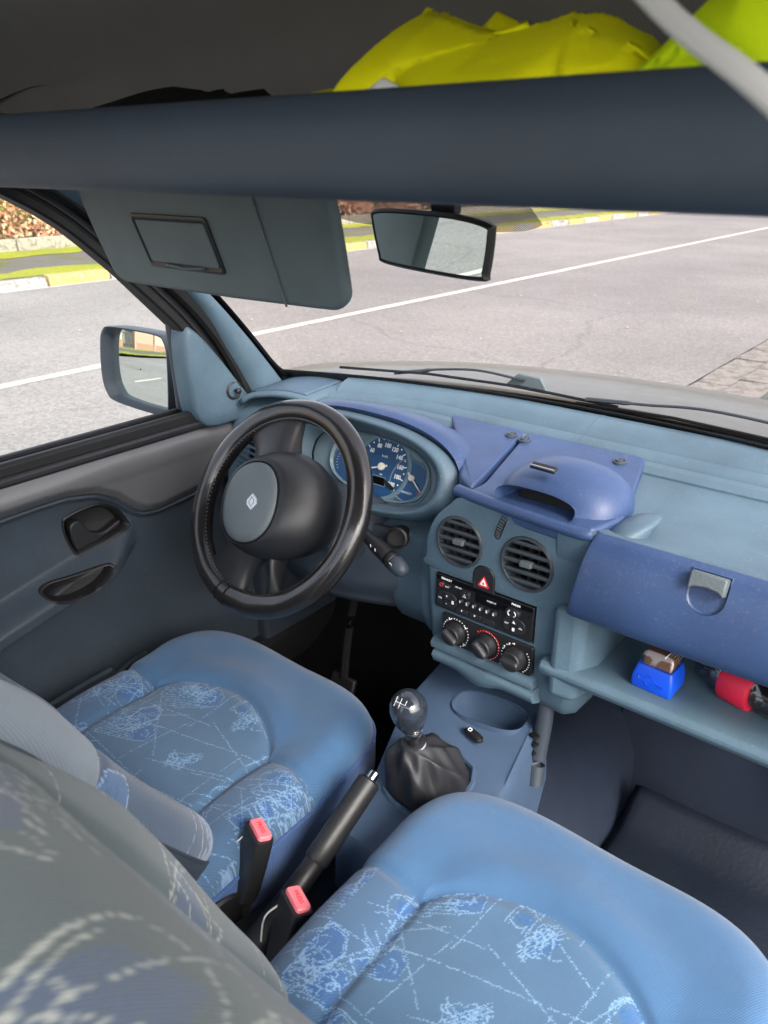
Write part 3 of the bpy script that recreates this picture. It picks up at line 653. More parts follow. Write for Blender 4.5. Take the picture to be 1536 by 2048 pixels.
# pane : between waist line and frame
wy = lsp(-.10, 1.0, 60)
def ztop(y): return max(1.07, float(np.interp(y, [a for a, b in DS], [b for a, b in DS])))
mesh('window_pane', ([(dx(z) - .012, y, z) for y in wy for z in (1.06, ztop(y))], [(2 * i, 2 * i + 2, 2 * i + 3, 2 * i + 1) for i in range(59)]), M['win'], door, smooth=0)
fr_ = [(-.12, 1.556), (0, 1.557)] + [(y, z) for y, z in DS if z > 1.06]
def band(o0, o1, x0, x1):
    rings = []
    P = [Vector((0, y, z)) for y, z in fr_]
    for i, p in enumerate(P):
        t = (P[min(i + 1, len(P) - 1)] - P[max(i - 1, 0)]).normalized(); nrm = Vector((0, -t.z, t.y))
        a = p + nrm * o0; b = p + nrm * o1; x = dx(p.z)
        rings.append([(x + x0, a.y, a.z), (x + x1, a.y, a.z), (x + x1, b.y, b.z), (x + x0, b.y, b.z)])
    return loft(rings)
mesh('window_frame', band(-.004, .040, -.036, .012), M['black'], door, bevel=.004)
mesh('window_channel', band(-.010, .008, -.020, .016), M['rubber'], door, bevel=.004)
mesh('frame_moulding', band(.010, .016, .010, .0165), M['black_soft'], door, bevel=.002)
# sail panel with mirror adjuster
sp = spline([(.893, 1.245), (.885, 1.20), (.890, 1.10), (.905, 1.062), (.93, 1.046), (.985, 1.044), (1.032, 1.052), (1.040, 1.075), (1.01, 1.118), (.962, 1.182), (.915, 1.236)], 5, True)
spF = Fr((-.694, 0, 0), (0, 1, 0), (0, 0, 1))
mesh('corner_panel', loft([[(x, y0 + (y - y0) * k, z0 + (z - z0) * k) for y, z in sp] for y0, z0 in ((.95, 1.115),) for x, k in ((-.71, 1.0), (-.676, 1.0), (-.668, .97), (-.664, .90), (-.667, .55), (-.668, .1))]), M['teal'], door, smooth=50)
aF = Fr((-.669, .992, 1.109), (0, 1, 0), (0, 0, 1))
mesh('adjuster_cup', lathe(aF, [(.019, 0), (.019, .0035), (.016, .005), (.0135, .003), (.012, -.008), (.001, -.009)], 28), M['black_soft'], door)
mesh('adjuster_stick', lathe(aF.off(.003, -.001), [(.003, -.008), (.0035, .008), (.006, .010), (.006, .015), (.003, .017)], 16), M['black'], door)
# mirror outside
dmA = R_(9)
dmF = Fr((-.945, .965, 1.113), (math.cos(dmA), math.sin(dmA), .0), (.0, .085, 1))
def mo(k=1, kx=1): return spline([(-.098 * kx, .045 * k), (-.088 * kx, .078 * k), (-.06 * kx, .089 * k), (.07 * kx, .086 * k), (.098 * kx, .070 * k), (.104 * kx, .03 * k), (.100 * kx, -.075 * k), (.088 * kx, -.090 * k), (-.055 * kx, -.078 * k), (-.088 * kx, -.060 * k), (-.100 * kx, -.02 * k)], 5, True)
dm = mesh('door_mirror', loft([[dmF(x, y, z) for x, y in r] for r, z in ((mo(.45, .5), -.085), (mo(.8, .8), -.066), (mo(.98, .98), -.028), (mo(1, 1), .012), (mo(.985, .985), .018), (mo(.95, .945), .016), (mo(.90, .89), -.006), (mo(.88, .87), -.012), (mo(.1, .1), -.012))]), M['slate'], door, smooth=50)
ORG[dm.name] = ORG[door.name]
def cvx(u, v):
    x, y = (-.090 + .182 * u) , (-.076 + .154 * v); rr = 1.9
    return x, y, -.006 - (x * x + y * y) / (2 * rr)
ro = mo(.90, .88)
c0 = [dmF(0, 0, -.004)]
rings = [[dmF(x * k, y * k, -.004 - ((x * k) ** 2 + (y * k) ** 2) / (2 * 1.5)) for x, y in ro] for k in lsp(.02, 1, 14)]
mesh('mirror_glass', loft(rings, True, False), M['mirror'], dm, smooth=180)
mesh('mirror_foot', loft([[(-.855, 1.01, 1.03), (-.855, 1.06, 1.03), (-.855, 1.06, 1.10), (-.855, 1.01, 1.10)], [(-.74, .96, 1.05), (-.74, 1.05, 1.05), (-.74, 1.03, 1.15), (-.74, .93, 1.17)]]), M['slate'], dm, bevel=.01)
mesh('mirror_base', prism(Fr((-.735, 0, 0), (0, 1, 0), (0, 0, 1)), [(.900, 1.25), (.905, 1.07), (1.05, 1.06)], -.012, .006), M['slate'], dm, bevel=.006)
# latch handle
hF = Fr((float(dpx(.678, .908)) - .001, .678, .908), (0, 1, 0), (0, 0, 1))
cup('handle_cup', HO, .020, M['black'])
mesh('release_lever', loft([[hF(x, y, z) for x, y in spline([(-.050, .016), (-.030, .022), (-.015, -.004), (.012, -.016), (.048, -.004), (.049, -.014), (.030, -.021), (-.030, -.033), (-.047, -.026)], 4, True)] for z in (-.014, .004)]), M['black_soft'], door, bevel=.003, smooth=45)
cup('grab_cup', GO, .024, M['black'])
# storage bin
mesh('storage_bin', loft([[(-.705, y, .44), (-.628 - .012 * ss(y, .6, .72), y, .44), (-.624 - .045 * ss(y, .62, .72), y, .60), (-.626 - .045 * ss(y, .62, .72), y, z), (-.634 - .045 * ss(y, .62, .72), y, z + .003), (-.640 - .045 * ss(y, .62, .72), y, z - .01), (-.645 - .04 * ss(y, .62, .72), y, .48), (-.705, y, .48)] for y, z in [(yy, .640 + .02 * ss(yy, .3, .61) - (.016 if yy > .622 else 0) - .02 * ss(yy, .64, .72)) for yy in lsp(-.1, .72, 80)]]), M['door_plastic'], door, smooth=40)

# ================================================================ seats
def raster(res, w, h, seed, scale=1.0, dens_=1.0):
    """a weave of sketchy ship-like line drawings : 0 ground, 1 pale thread, 2 blue patch"""
    nx, ny = int(w / res), int(h / res); A = np.zeros((nx, ny), np.uint8); r = np.random.default_rng(seed)
    def put(P, val, gap=.12, th=0):
        gap *= .6
        for (ax, ay), (bx, by) in zip(P[:-1], P[1:]):
            L = math.hypot(bx - ax, by - ay); n = max(2, int(L / res * 1.2))
            for t in np.linspace(0, 1, n):
                if r.random() < gap: continue
                i = int((ax + (bx - ax) * t) / res + r.normal() * .35); j = int((ay + (by - ay) * t) / res + r.normal() * .35)
                for di in range(th + 1):
                    if 0 <= i + di < nx and 0 <= j < ny: A[i + di, j] = val
    def poly(P, val, dens=.75):
        P = np.array(P); i0, j0 = (P.min(0) / res).astype(int); i1, j1 = (P.max(0) / res).astype(int) + 1
        for i in range(max(0, i0), min(nx, i1)):
            for j in range(max(0, j0), min(ny, j1)):
                x, y = i * res, j * res; c = False; k = len(P) - 1
                for q in range(len(P)):
                    if (P[q, 1] > y) != (P[k, 1] > y) and x < (P[k, 0] - P[q, 0]) * (y - P[q, 1]) / (P[k, 1] - P[q, 1] + 1e-12) + P[q, 0]: c = not c
                    k = q
                if c and r.random() < (dens if dens_ > .5 else .95): A[i, j] = val
    def arc(cx, cy, a, b, t0, t1, rot, n=26):
        out = []
        for t in np.linspace(t0, t1, n):
            x, y = a * math.cos(t), b * math.sin(t); out.append((cx + x * math.cos(rot) - y * math.sin(rot), cy + x * math.sin(rot) + y * math.cos(rot)))
        return out
    def tr(P, cx, cy, s, rot): return [(cx + s * (x * math.cos(rot) - y * math.sin(rot)), cy + s * (x * math.sin(rot) + y * math.cos(rot))) for x, y in P]
    def scrib(cx, cy, s, n, rot=0):
        for _ in range(int(n * dens_)):
            t0 = r.uniform(0, 6.3); put(arc(cx + r.normal() * s * .35, cy + r.normal() * s * .28, s * r.uniform(.2, .6), s * r.uniform(.12, .4), t0, t0 + r.uniform(2, 5), rot + r.normal() * .5), 1, .22)
    def umbrella(cx, cy, s, rot):
        for x0, x1 in ((-.85, -.35), (.25, .8)): poly(tr([(x0, .1), (x0 * .8, .55), (x1, .62), (x1, .15), ((x0 + x1) / 2, -.15)], cx, cy, s, rot), 2)
        put(tr(arc(0, .1, 1, .62, 0, math.pi, 0), cx, cy, s, rot), 1, .06, 1); put(tr(arc(0, .1, .93, .55, .2, math.pi, 0), cx, cy, s, rot), 1, .12)
        put(tr(arc(-.45, .1, .55, .4, math.pi, 2 * math.pi, 0), cx, cy, s, rot), 1, .12); put(tr(arc(.6, .1, .4, .3, math.pi, 2 * math.pi, 0), cx, cy, s, rot), 1, .15)
        for xx in (-.22, -.13, .2, .29): put(tr([(xx + .08, .7), (xx - .06, -1.5)], cx, cy, s, rot), 1, .12)
        for k in range(6):
            yy = .45 - k * .36; put(tr(arc(.04 - .02 * k, yy, .2, .1, math.pi * (k % 2), math.pi * (k % 2) + math.pi, 0, 10), cx, cy, s, rot), 1, .05, 1)
            if k % 2: poly(tr([(-.16, yy), (.2, yy), (.17, yy + .26), (-.13, yy + .26)], cx, cy, s, rot), 2, .7)
        for k in range(12): put(tr([(r.normal() * .5, .6), (r.normal() * .6, -.5)], cx, cy, s, rot), 1, .2)
        scrib(cx, cy + s * .2, s * .8, 14, rot)
        for k in range(10): put(tr([(-.5 + r.normal() * .2, -1.2 + r.normal() * .2), (.5 + r.normal() * .3, -1.3 + r.normal() * .25)], cx, cy, s * .5, rot), 1, .3)
    def ship(cx, cy, s, rot):
        leaf = [(-.1, 0), (.05, .6), (.45, .85), (.8, .7), (.85, .25), (.55, -.1), (.2, -.2)]
        poly(tr(leaf, cx, cy, s, rot), 2, .72); put(tr(leaf + leaf[:1], cx, cy, s, rot), 1, .05, 1); put(tr([(x * .92 + .03, y * .9) for x, y in leaf + leaf[:1]], cx, cy, s, rot), 1, .1)
        l2 = [(.5, -.1), (.95, -.05), (1.15, -.4), (1.0, -.75), (.5, -.8), (.2, -.55)]
        poly(tr(l2, cx, cy, s, rot), 2, .7); put(tr(l2 + l2[:1], cx, cy, s, rot), 1, .1)
        for k in range(9): put(tr([(-1 + r.normal() * .1, .2 - k * .11), (.6 + r.normal() * .2, -.25 - k * .07)], cx, cy, s, rot), 1, .3)
        poly(tr([(-.9, .15), (-.3, .35), (.2, -.3), (-.2, -.6)], cx, cy, s, rot), 2, .4)
        scrib(cx, cy, s * .85, 34, rot); scrib(cx + s * .6 * math.cos(rot), cy + s * .6 * math.sin(rot) - s * .3, s * .6, 18, rot)
        put(tr([(-1.1, .25), (-.3, .5), (.45, .86)], cx, cy, s, rot), 1, .1)
    def fish(cx, cy, s, rot):
        poly(tr([(-.7, 0), (-.2, .4), (.5, .35), (.6, -.2), (0, -.35)], cx, cy, s, rot), 2, .45); scrib(cx, cy, s * .9, 24, rot)
        for k in range(4): put(tr([(-.8, -.2 + k * .1), (.9, .1 + k * .12)], cx, cy, s, rot), 1, .3)
    gx = .132 * scale; gy = .108 * scale; rot0 = .15; k = 0
    for iy in range(-1, int(h / gy) + 2):
        for ix in range(-1, int(w / gx) + 2):
            cx = ix * gx + (.08 * scale if iy % 2 else 0) + r.normal() * .008; cy = iy * gy + r.normal() * .008
            m = (ix + 2 * iy) % 3; s = .054 * scale
            if m == 0: umbrella(cx, cy, s, rot0 - .35 + r.normal() * .1)
            elif m == 1: ship(cx, cy, s * .95, rot0 + .25 + r.normal() * .15)
            else: fish(cx, cy, s * .62, 1.0 + r.normal() * .2)
            a = r.uniform(-.25, .35); put([(cx - .11 * math.cos(a), cy + .05 - .11 * math.sin(a)), (cx + .12 * math.cos(a), cy + .05 + .12 * math.sin(a))], 1, .35)
            a = r.uniform(-.9, .9); put([(cx - .05, cy - .03), (cx - .05 + .16 * math.cos(a), cy - .03 + .16 * math.sin(a))], 1, .3)
            if r.random() < .9: a = 1.45 + r.normal() * .12; put([(cx + .06, cy - .06), (cx + .06 + .12 * math.cos(a), cy - .06 + .12 * math.sin(a))], 1, .35)
    return A
PAL = np.array([lin(72, 99, 126), lin(114, 146, 175), lin(58, 93, 138)], np.float32)
PAL_G = np.array([lin(78, 88, 90), lin(150, 154, 148), lin(74, 86, 104)], np.float32)  # passenger backrest weave, window light and haze put into its paler grey threads
PAL_D = np.array([lin(74, 87, 104), lin(136, 152, 174), lin(80, 102, 132)], np.float32)

def emit(name, P, Fidx, mat, parent, col=None):
    """object from a masked grid"""
    used = np.unique(Fidx); mp = np.full(len(P), -1); mp[used] = np.arange(len(used))
    V = P[used] - np.array(ORG[parent.name]); F = mp[Fidx]
    me = bpy.data.meshes.new(name); me.vertices.add(len(V)); me.vertices.foreach_set('co', V.astype(np.float32).ravel())
    me.loops.add(F.size); me.loops.foreach_set('vertex_index', F.astype(np.int32).ravel()); me.polygons.add(len(F))
    me.polygons.foreach_set('loop_start', np.arange(0, F.size, 4, dtype=np.int32)); me.polygons.foreach_set('loop_total', np.full(len(F), 4, np.int32))
    me.update(calc_edges=True); me.validate(); me.materials.append(mat); me.shade_smooth()
    if col is not None:
        at = me.color_attributes.new('weave', 'FLOAT_COLOR', 'POINT'); at.data.foreach_set('color', col[used].astype(np.float32).ravel())
    return link(name, me, parent)

def pillow(fr, hw, hl, cy, p, Rr, ztop, N, extra=0.0):
    """rounded-rectangle cushion grid; fr maps local (x,y,z); returns world points + local coordinates"""
    k = np.linspace(-1, 1, N); k = np.sign(k) * (1 - (1 - np.abs(k)) ** 1.0)
    Ug, Vg = np.meshgrid(k, k, indexing='ij'); rho = np.maximum(np.abs(Ug), np.abs(Vg))
    ln = (np.abs(Ug) ** p + np.abs(Vg) ** p) ** (1 / p); sc = np.where(ln > 1e-9, rho / np.maximum(ln, 1e-9), 1)
    X = Ug * sc * hw; Y = Vg * sc * hl + cy
    d = np.clip((1 - rho) * min(hw, hl) * 1.12, 0, None); dd = np.clip(Rr - d, 0, Rr)
    drop = Rr - np.sqrt(np.clip(Rr * Rr - dd * dd, 0, None))
    Z = ztop(X, Y) - drop
    o = np.array(fr.o); P = o + X[..., None] * np.array(fr.x) + Y[..., None] * np.array(fr.y) + Z[..., None] * np.array(fr.z)
    return X, Y, Z, P.reshape(-1, 3)
def quads(N):
    i, j = np.meshgrid(np.arange(N - 1), np.arange(N - 1), indexing='ij'); a = (i * N + j).ravel()
    return np.stack([a, a + N, a + N + 1, a + 1], 1)
def weave_col(A, res, X, Y, ox, oy, pal):
    i = ((X + ox) / res).astype(int) % A.shape[0]; j = ((Y + oy) / res).astype(int) % A.shape[1]
    return pal[A[i, j]].reshape(-1, 4)
WV = raster(.0011, .62, .62, 3, 1.0, .55)
WVB = raster(.0016, .64, .80, 5, 1.7, .3)

def cushion(parent, cx, ys_, zt, shift, N=400):
    fr = Fr((cx, ys_, zt), (1, 0, 0), (0, 1, 0))
    def seam_y(x): return np.where(np.abs(x) < .142, .0 + .062 * (1 - (np.clip(x, -.142, .142) / .142) ** 2) ** .8, .0)
    def zt_(X, Y):
        ax = np.abs(X)
        z = .022 * ss(Y, -.03, .10) + .007 * ss(ax, .13, .185) * (1 - ss(Y, .0, .06)) - .018 * ss(Y, -.05, -.33)
        sy = seam_y(X)
        z = z - .007 * np.exp(-((Y - sy) / .009) ** 2) - .007 * np.exp(-((ax - .142) / .008) ** 2) * (1 - ss(Y, -.004, .004)) * 1.0
        z = z - .006 * np.exp(-((ax - .142) / .03) ** 2 - ((Y - .005) / .05) ** 2)
        z = z + .006 * np.exp(-((Y - sy - .035) / .03) ** 2 - (ax / .12) ** 4)
        z = z - .010 * np.exp(-((Y - .12) / .05) ** 2 - ((ax - .08) / .07) ** 2) * .4
        z = z + .0016 * np.sin(X * 31 + 4 * Y) * np.sin(Y * 23)
        return z
    X, Y, Z, P = pillow(fr, .240, .272, -.064, 5.0, .050, zt_, N)
    Q = quads(N); xm = X.ravel()[Q].mean(1); ym = Y.ravel()[Q].mean(1); sy = seam_y(xm)
    front = ym > sy; cen = ~front & (np.abs(xm) < .142)
    col = weave_col(WV, .0011, X, Y, .31 + shift, .42, PAL)
    emit('front_panel', P, Q[front], M['plain_blue'], parent)
    emit('centre_panel', P, Q[cen], M['weave'], parent, col)
    colb = weave_col(WV, .0011, X, Y, .27 - shift, .36, PAL * np.array([.9, .88, .92, 1], np.float32))
    for s in (-1, 1): emit('bolster', P, Q[~front & ~cen & (xm * s > 0)], M['weave'], parent, colb)
    # stitched seams
    s1 = [fr(float(x), float(seam_y(np.array(x))), float(zt_(np.array(x), seam_y(np.array(x)))) + .0004) for x in np.linspace(-.142, .142, 40)]
    # boundary ring + skirt
    idx = [(i, 0) for i in range(N)] + [(N - 1, j) for j in range(1, N)] + [(i, N - 1) for i in range(N - 2, -1, -1)] + [(0, j) for j in range(N - 2, 0, -1)]
    ring = [Vector(P[i * N + j]) for i, j in idx[::6]]
    c = Vector((cx, ys_ - .066, 0))
    def sk(k, dz): return [Vector((c.x + (q.x - c.x) * k, c.y + (q.y - c.y) * k, q.z - dz)) for q in ring]
    mesh('side_panel', loft([sk(1.0, .0), sk(1.012, .02), sk(1.01, .06), sk(.985, .115), sk(.93, .15), sk(.80, .16)], True, False), M['side_blue'], parent, smooth=180)
    mesh('piping', tube(sk(1.006, .002), .0028, 6, True), M['side_blue'], parent)
    mesh('seat_base', box(W0, cx, ys_ - .08, (zt - .20 + .41) / 2, .36, .42, max(.05, zt - .20 - .41)), M['black_matt'], parent, bevel=.02)

def backrest(parent, fr, shift, pal, pal_b, plain_s, N=300, hw=.245, hl=.31, Rr=.085):
    """fr: x right, y up the back, z out of its front"""
    def zf(X, Y):
        ax = np.abs(X)
        z = .034 * ss(ax, .11, .20) * (1 - .7 * ss(Y, .40, .58)) - .012 * np.exp(-((Y - .22) / .15) ** 2)
        z = z - .008 * np.exp(-((ax - .135) / .008) ** 2) * (Y < plain_s) - .006 * np.exp(-((Y - plain_s) / .008) ** 2) + .0018 * np.sin(9 * X + 21 * Y)
        return z
    X, Y, Z, P = pillow(fr, hw, hl, hl - .01, 4.0, Rr, zf, N)
    Q = quads(N); xm = X.ravel()[Q].mean(1); ym = Y.ravel()[Q].mean(1)
    top = ym > plain_s; cen = ~top & (np.abs(xm) < .135)
    if top.any(): emit('top_panel', P, Q[top], M['grey_cloth'], parent)
    emit('centre_panel', P, Q[cen], M['weave'], parent, weave_col(WVB, .0016, X, Y, .31 + shift, .08, pal))
    for s in (-1, 1): emit('bolster', P, Q[~top & ~cen & (xm * s > 0)], M['weave'], parent, weave_col(WVB, .0016, X, Y, .31 + shift, .08, pal_b))
    idx = [(i, 0) for i in range(N)] + [(N - 1, j) for j in range(1, N)] + [(i, N - 1) for i in range(N - 2, -1, -1)] + [(0, j) for j in range(N - 2, 0, -1)]
    ring = [Vector(P[i * N + j]) for i, j in idx[::6]]
    c = fr(0, hl - .01, 0)
    def sk(k, dz):
        out = []
        for q in ring:
            d = q - c; a, b = d.dot(fr.x), d.dot(fr.y); zz = d.dot(fr.z)
            out.append(c + fr.x * a * k + fr.y * b * k + fr.z * (zz - dz))
        return out
    mesh('back_shell', loft([sk(1, 0), sk(1.012, .006), sk(1.010, .03), sk(.985, .075), sk(.94, .10), sk(.80, .118), sk(.5, .125), sk(.02, .127)], True, False), M['slate'], parent, smooth=180)
    mesh('piping', tube(sk(1.004, .001), .0025, 6, True), M['slate'], parent)

dst = thing('driver_seat', 'driver seat with plain blue front and ship-sketch pattern, behind the steering wheel', 'car seat', (-.345, .55, .41), 'front seats')
cushion(dst, -.345, .612, .696, 0)
a = R_(31)
backrest(dst, Fr((-.332, .462, .66), (-1, 0, 0), (0, -math.sin(a), math.cos(a))), 0, PAL_D, PAL_D, .33, Rr=.042)
pst = thing('passenger_seat', 'passenger seat nearest the camera, its blurred pale patterned backrest in the corner', 'car seat', (.29, .47, .41), 'front seats')
cushion(pst, .29, .530, .736, .07)
backrest(pst, Fr((.258, .378, .675), (-1, 0, 0), (0, -math.sin(R_(24.5)), math.cos(R_(24.5)))), .04, PAL_G, PAL_G, .9, hl=.345)
# recliner lever by the driver seat
mesh('hinge_cover', loft([[Vector((-.098, .42 + x, .60 + y)) + Vector((z, 0, 0)) for x, y in ell(.05 * k, .035 * k, 20)] for k, z in ((1, -.03), (1, -.004), (.9, .0))]), M['black'], dst)

def buckle(label, top, lean, parent_name='belt_buckle'):
    b = thing(parent_name, label, 'belt buckle', (top[0], top[1] - .03, top[2] - .16), 'seat belt buckles')
    F = Fr(top, (1, -.25, 0), lean)       # y runs up the buckle
    F = Fr(top, (.93, -.36, 0), lean)
    sec = [(-.062, .62), (-.05, .72), (-.02, .9), (.0, 1.0)]
    mesh('housing', loft([[F(x * k, t, z) for x, z in rrect(.046, .026, .006, 3)] for t, k in ((-.105, .60), (-.085, .78), (-.04, .95), (.0, 1.0), (.003, .96))]), M['black'], b, smooth=45)
    mesh('release_button', loft([[F(x * k, t, z * k - .001) for x, z in rrect(.038, .019, .004, 3)] for t, k in ((.001, 1), (.0075, 1), (.009, .93))]), M['red_btn'], b, smooth=40)
    tf = Fr(F(0, .0092, -.001), F.x, -F.z); text('press_lettering', 'PRESS', .0085, tf, 0, 0, .0, M['print_red'], b)
    mesh('stalk_strap', tube([F(0, -.10, 0), F(0, -.15, -.004), F(-.006, -.21, -.012)], [(.014, .004)] * 3, 8), M['black_matt'], b)
    mesh('wire_clip', tube(spline([F(-.020, -.02, .012), F(-.032, -.05, .018), F(-.034, -.10, .01)], 5), .0012, 5), M['white'], b)
    return b
buckle('black seat belt buckle with pink release button on the driver seat side', (-.088, .490, .713), (-.02, .30, 1))
buckle('black seat belt buckle with pink release button pressed against the passenger seat', (.018, .452, .700), (-.02, .34, 1))
# ================================================================ dashboard
dash = thing('dashboard', 'moulded teal and blue dashboard running the width of the cabin', 'dashboard', (0, 1.0, .75))
def rollY(x): return 1.235 - .06 * max(0, abs(x) - .28) ** 1.0 * 1.3 - .0 * x
# long padded roll under the windscreen with its grooves
RP = [(.075, -.012), (.062, .006), (.040, .0125), (.014, .012), (-.008, .004), (-.018, -.006), (-.021, -.0095), (-.026, -.0095), (-.029, -.006), (-.042, -.008), (-.050, -.013), (-.053, -.018), (-.058, -.018), (-.061, -.014), (-.075, -.016), (-.085, -.024), (-.085, -.06)]
def rollring(x): 
    yb = min(1.205, wb(x) - .045) ; return [(x, yb + dy * 1.0, 1.112 + dz) for dy, dz in RP]
mesh('top_roll', loft([rollring(x) for x in lsp(-.515, .69, 60)], False), M['teal'], dash, smooth=30)
mesh('roll_joint', tube([(.0 + .002, p[1], p[2] + .0001) for p in rollring(0.0)[1:16]], .0006, 5), M['teal_dark'], dash)
# corner speaker grille
def cor(u, v): 
    x = -.66 + .145 * u; yb = min(1.205, wb(x) - .03); return (x, yb + .06 - v * .17, 1.108 + .012 * math.sin(u * 3.1) - .010 * v - .012 * ss(u, .12, 0))
mesh('corner_cover', grid(cor, lsp(0, 1, 16), lsp(0, 1, 16)), M['teal'], dash, solid=.01)
mesh('speaker_grille', grid(lambda u, v: Vector(cor(.12 + .74 * u, .10 + .8 * v)) + Vector((0, 0, .002)), lsp(0, 1, 12), lsp(0, 1, 12)), M['teal_dark'], dash, solid=.002)
# shells
def shell(name, secs, mat, smooth=50): return mesh(name, loft([[(x, y, z) for y, z in pr] for x, pr in secs]), mat, dash, smooth=smooth)
D0 = [(1.17, 1.09), (1.05, 1.085), (1.00, 1.06), (.985, 1.02), (.975, .97), (.965, .93), (.962, .89), (.97, .84), (.99, .80), (1.02, .775), (1.30, .76)]
D1 = [(1.17, 1.09), (1.13, 1.085), (1.10, 1.07), (1.08, 1.01), (1.05, .965), (.965, .94), (.962, .89), (.97, .84), (.99, .80), (1.02, .775), (1.30, .76)]
D2 = [(1.17, 1.09), (1.13, 1.085), (1.10, 1.07), (1.07, 1.01), (1.03, .975), (.935, .955), (.928, .88), (.930, .83), (.945, .79), (.98, .765), (1.30, .75)]
shell('driver_side_shell', [(-.675, D0), (-.545, D0), (-.535, D1), (-.5, D1), (-.3, D1), (-.2, D2), (-.15, D2), (-.13, [(y - .012, z) for y, z in D2]), (-.09, D2)], M['teal'])
# under-column cover
mesh('knee_cover', grid(lambda u, v: (-.62 + .50 * u, .955 - .03 * math.sin(u * 3.1) - .05 * ss(v, 0, .4) * math.sin(u * 3.14) ** 2 + .03 * ss(v, .6, 1), .955 - v * .16), lsp(0, 1, 30), lsp(0, 1, 16)), M['slate'], dash, solid=.01)
# passenger side : tray on top, recess below
def P_(x):
    k = .012 * ss(x, .45, .69)
    return [(1.155, 1.090), (1.13, 1.086), (1.02, 1.070), (.945, 1.064), (.918, 1.072), (.903, 1.072), (.896, 1.062), (.905, .98), (.93, .952), (1.02, .955), (1.055, .94), (1.06, .90), (1.05, .872), (1.02, .858), (.93, .853), (.898, .858), (.884, .856), (.878, .846), (.886, .832), (.93, .825), (1.12, .80), (1.30, .80), (1.30, 1.08)]
psh = mesh('passenger_shell', loft([[(x, y, z) for y, z in P_(x)] for x in [.10, .12, .16, .3, .5, .69]]), M['teal'], dash, smooth=42, bevel=.004)
mesh('tray_thumb_rest', loft([[(.184 + .022 * math.cos(t) * k + d * 1.6, .955 + .040 * math.sin(t) * k + d * 1.3, z - (z - 1.06) * .25) for t in lsp(0, 2 * math.pi, 25)[:-1]] for k, z, d in ((1.25, 1.055, 0), (1.1, 1.072, 0), (.9, 1.084, .006), (.55, 1.0915, .012), (.1, 1.093, .014))]), M['teal'], dash, smooth=180)
# shelf side wall where it meets the centre stack
mesh('shelf_end', loft([[(.115, .88, z), (.158, .888, z), (.172, .93, z), (.175, 1.06, z), (.115, 1.06, z)] for z in (.80, .86, .955)]), M['teal'], dash, bevel=.012, seg=3)
# glove box lid
LP = spline([(.902, 1.0745), (.890, 1.066), (.876, 1.045), (.866, 1.015), (.862, .990), (.864, .968), (.872, .955), (.885, .950)], 4)
def lidx(k): return .153 - .022 * k
lid = mesh('glovebox_lid', loft([[(x0 + (.0 if x0 > .3 else -.022 * (i / (len(LP) - 1))), y + dy, z) for i, (y, z) in enumerate(LP)] + [(x0 - (0 if x0 > .3 else .022), .91, .952), (x0, .915, 1.07)] for x0, dy in ((.156, .008), (.159, .002), (.166, 0), (.3, 0), (.45, 0), (.665, 0), (.672, .003), (.675, .01))]), M['blue'], dash, smooth=45)
lF = Fr((.312, .872, 1.052), (1, 0, 0), (0, .38, 1))
lo = [(-.023, .024), (.023, .024), (.0235, .0)] + [(.0235 * math.cos(t), -.006 - .022 * math.sin(t)) for t in lsp(0, math.pi, 14)] + [(-.0235, .0)]
cut(lid, prism(lF, [(x * 1.02, y * 1.02) for x, y in lo], -.016, .05))
mesh('latch_bowl', loft([[lF(x * k, y * k, z) for x, y in lo] for k, z in ((1.06, -.012), (1.0, -.010), (.8, -.0145), (.05, -.0155))]), M['blue'], lid, smooth=50)
mesh('latch_handle', loft([[lF(x, y, z) for x, y in [(-.0215, .0225), (.0215, .0225), (.0215, -.001), (.014, .004), (0, .006), (-.014, .004), (-.0215, -.001)]] for z in (-.012, .004, .006)]), M['pad'], lid, bevel=.0025, smooth=50)
# centre cover in two plates
def zt(y): return 1.066 + .026 * ss(y, .93, 1.16)
def plate(name, pts, h=.010): return mesh(name, loft([[(x, y, zt(y) + d) for x, y in pts] for d in (-.02, h)]), M['blue'], dash, bevel=.005, seg=3)
def rnd(pts, r=.012):
    out = []
    for i, p in enumerate(pts):
        a = Vector(p).xy if False else Vector((p[0], p[1])); b = Vector(pts[i - 1]); c = Vector(pts[(i + 1) % len(pts)])
        d1 = (b - a).normalized() * r; d2 = (c - a).normalized() * r
        for t in (0, .5, 1): q = (a + d1) * (1 - t) ** 2 + a * 2 * t * (1 - t) + (a + d2) * t * t; out.append((q.x, q.y))
    return out
plate('cover_plate', rnd([(-.125, 1.0), (-.100, .955), (-.058, .925), (-.093, 1.150), (-.25, 1.150), (-.19, 1.08)]))
cpl = plate('cover_plate', rnd([(-.058, .905), (.150, .897), (.168, .965), (.122, 1.150), (-.088, 1.150), (-.052, .95)], .014))
mesh('plate_lip', tube(spline([(-.075, .915, 1.071), (-.02, .905, 1.071), (.06, .898, 1.071), (.135, .892, 1.071), (.150, .897, 1.073)], 6), [(.010, .009)] * 25, 10), M['blue'], dash)
for x, y in ((-.103, 1.118), (-.074, 1.112), (.094, 1.112)):
    sF = Fr((x, y, zt(y) + .0105), (1, 0, 0), (0, 1, .1))
    mesh('cover_screw', lathe(sF, [(.0105, -.002), (.0105, .0008), (.0085, .002), (.0072, .0006), (.0062, .0004), (.0058, .0026), (.004, .0034), (.0015, .003), (.001, .0012)], 20), M['slate'], dash)
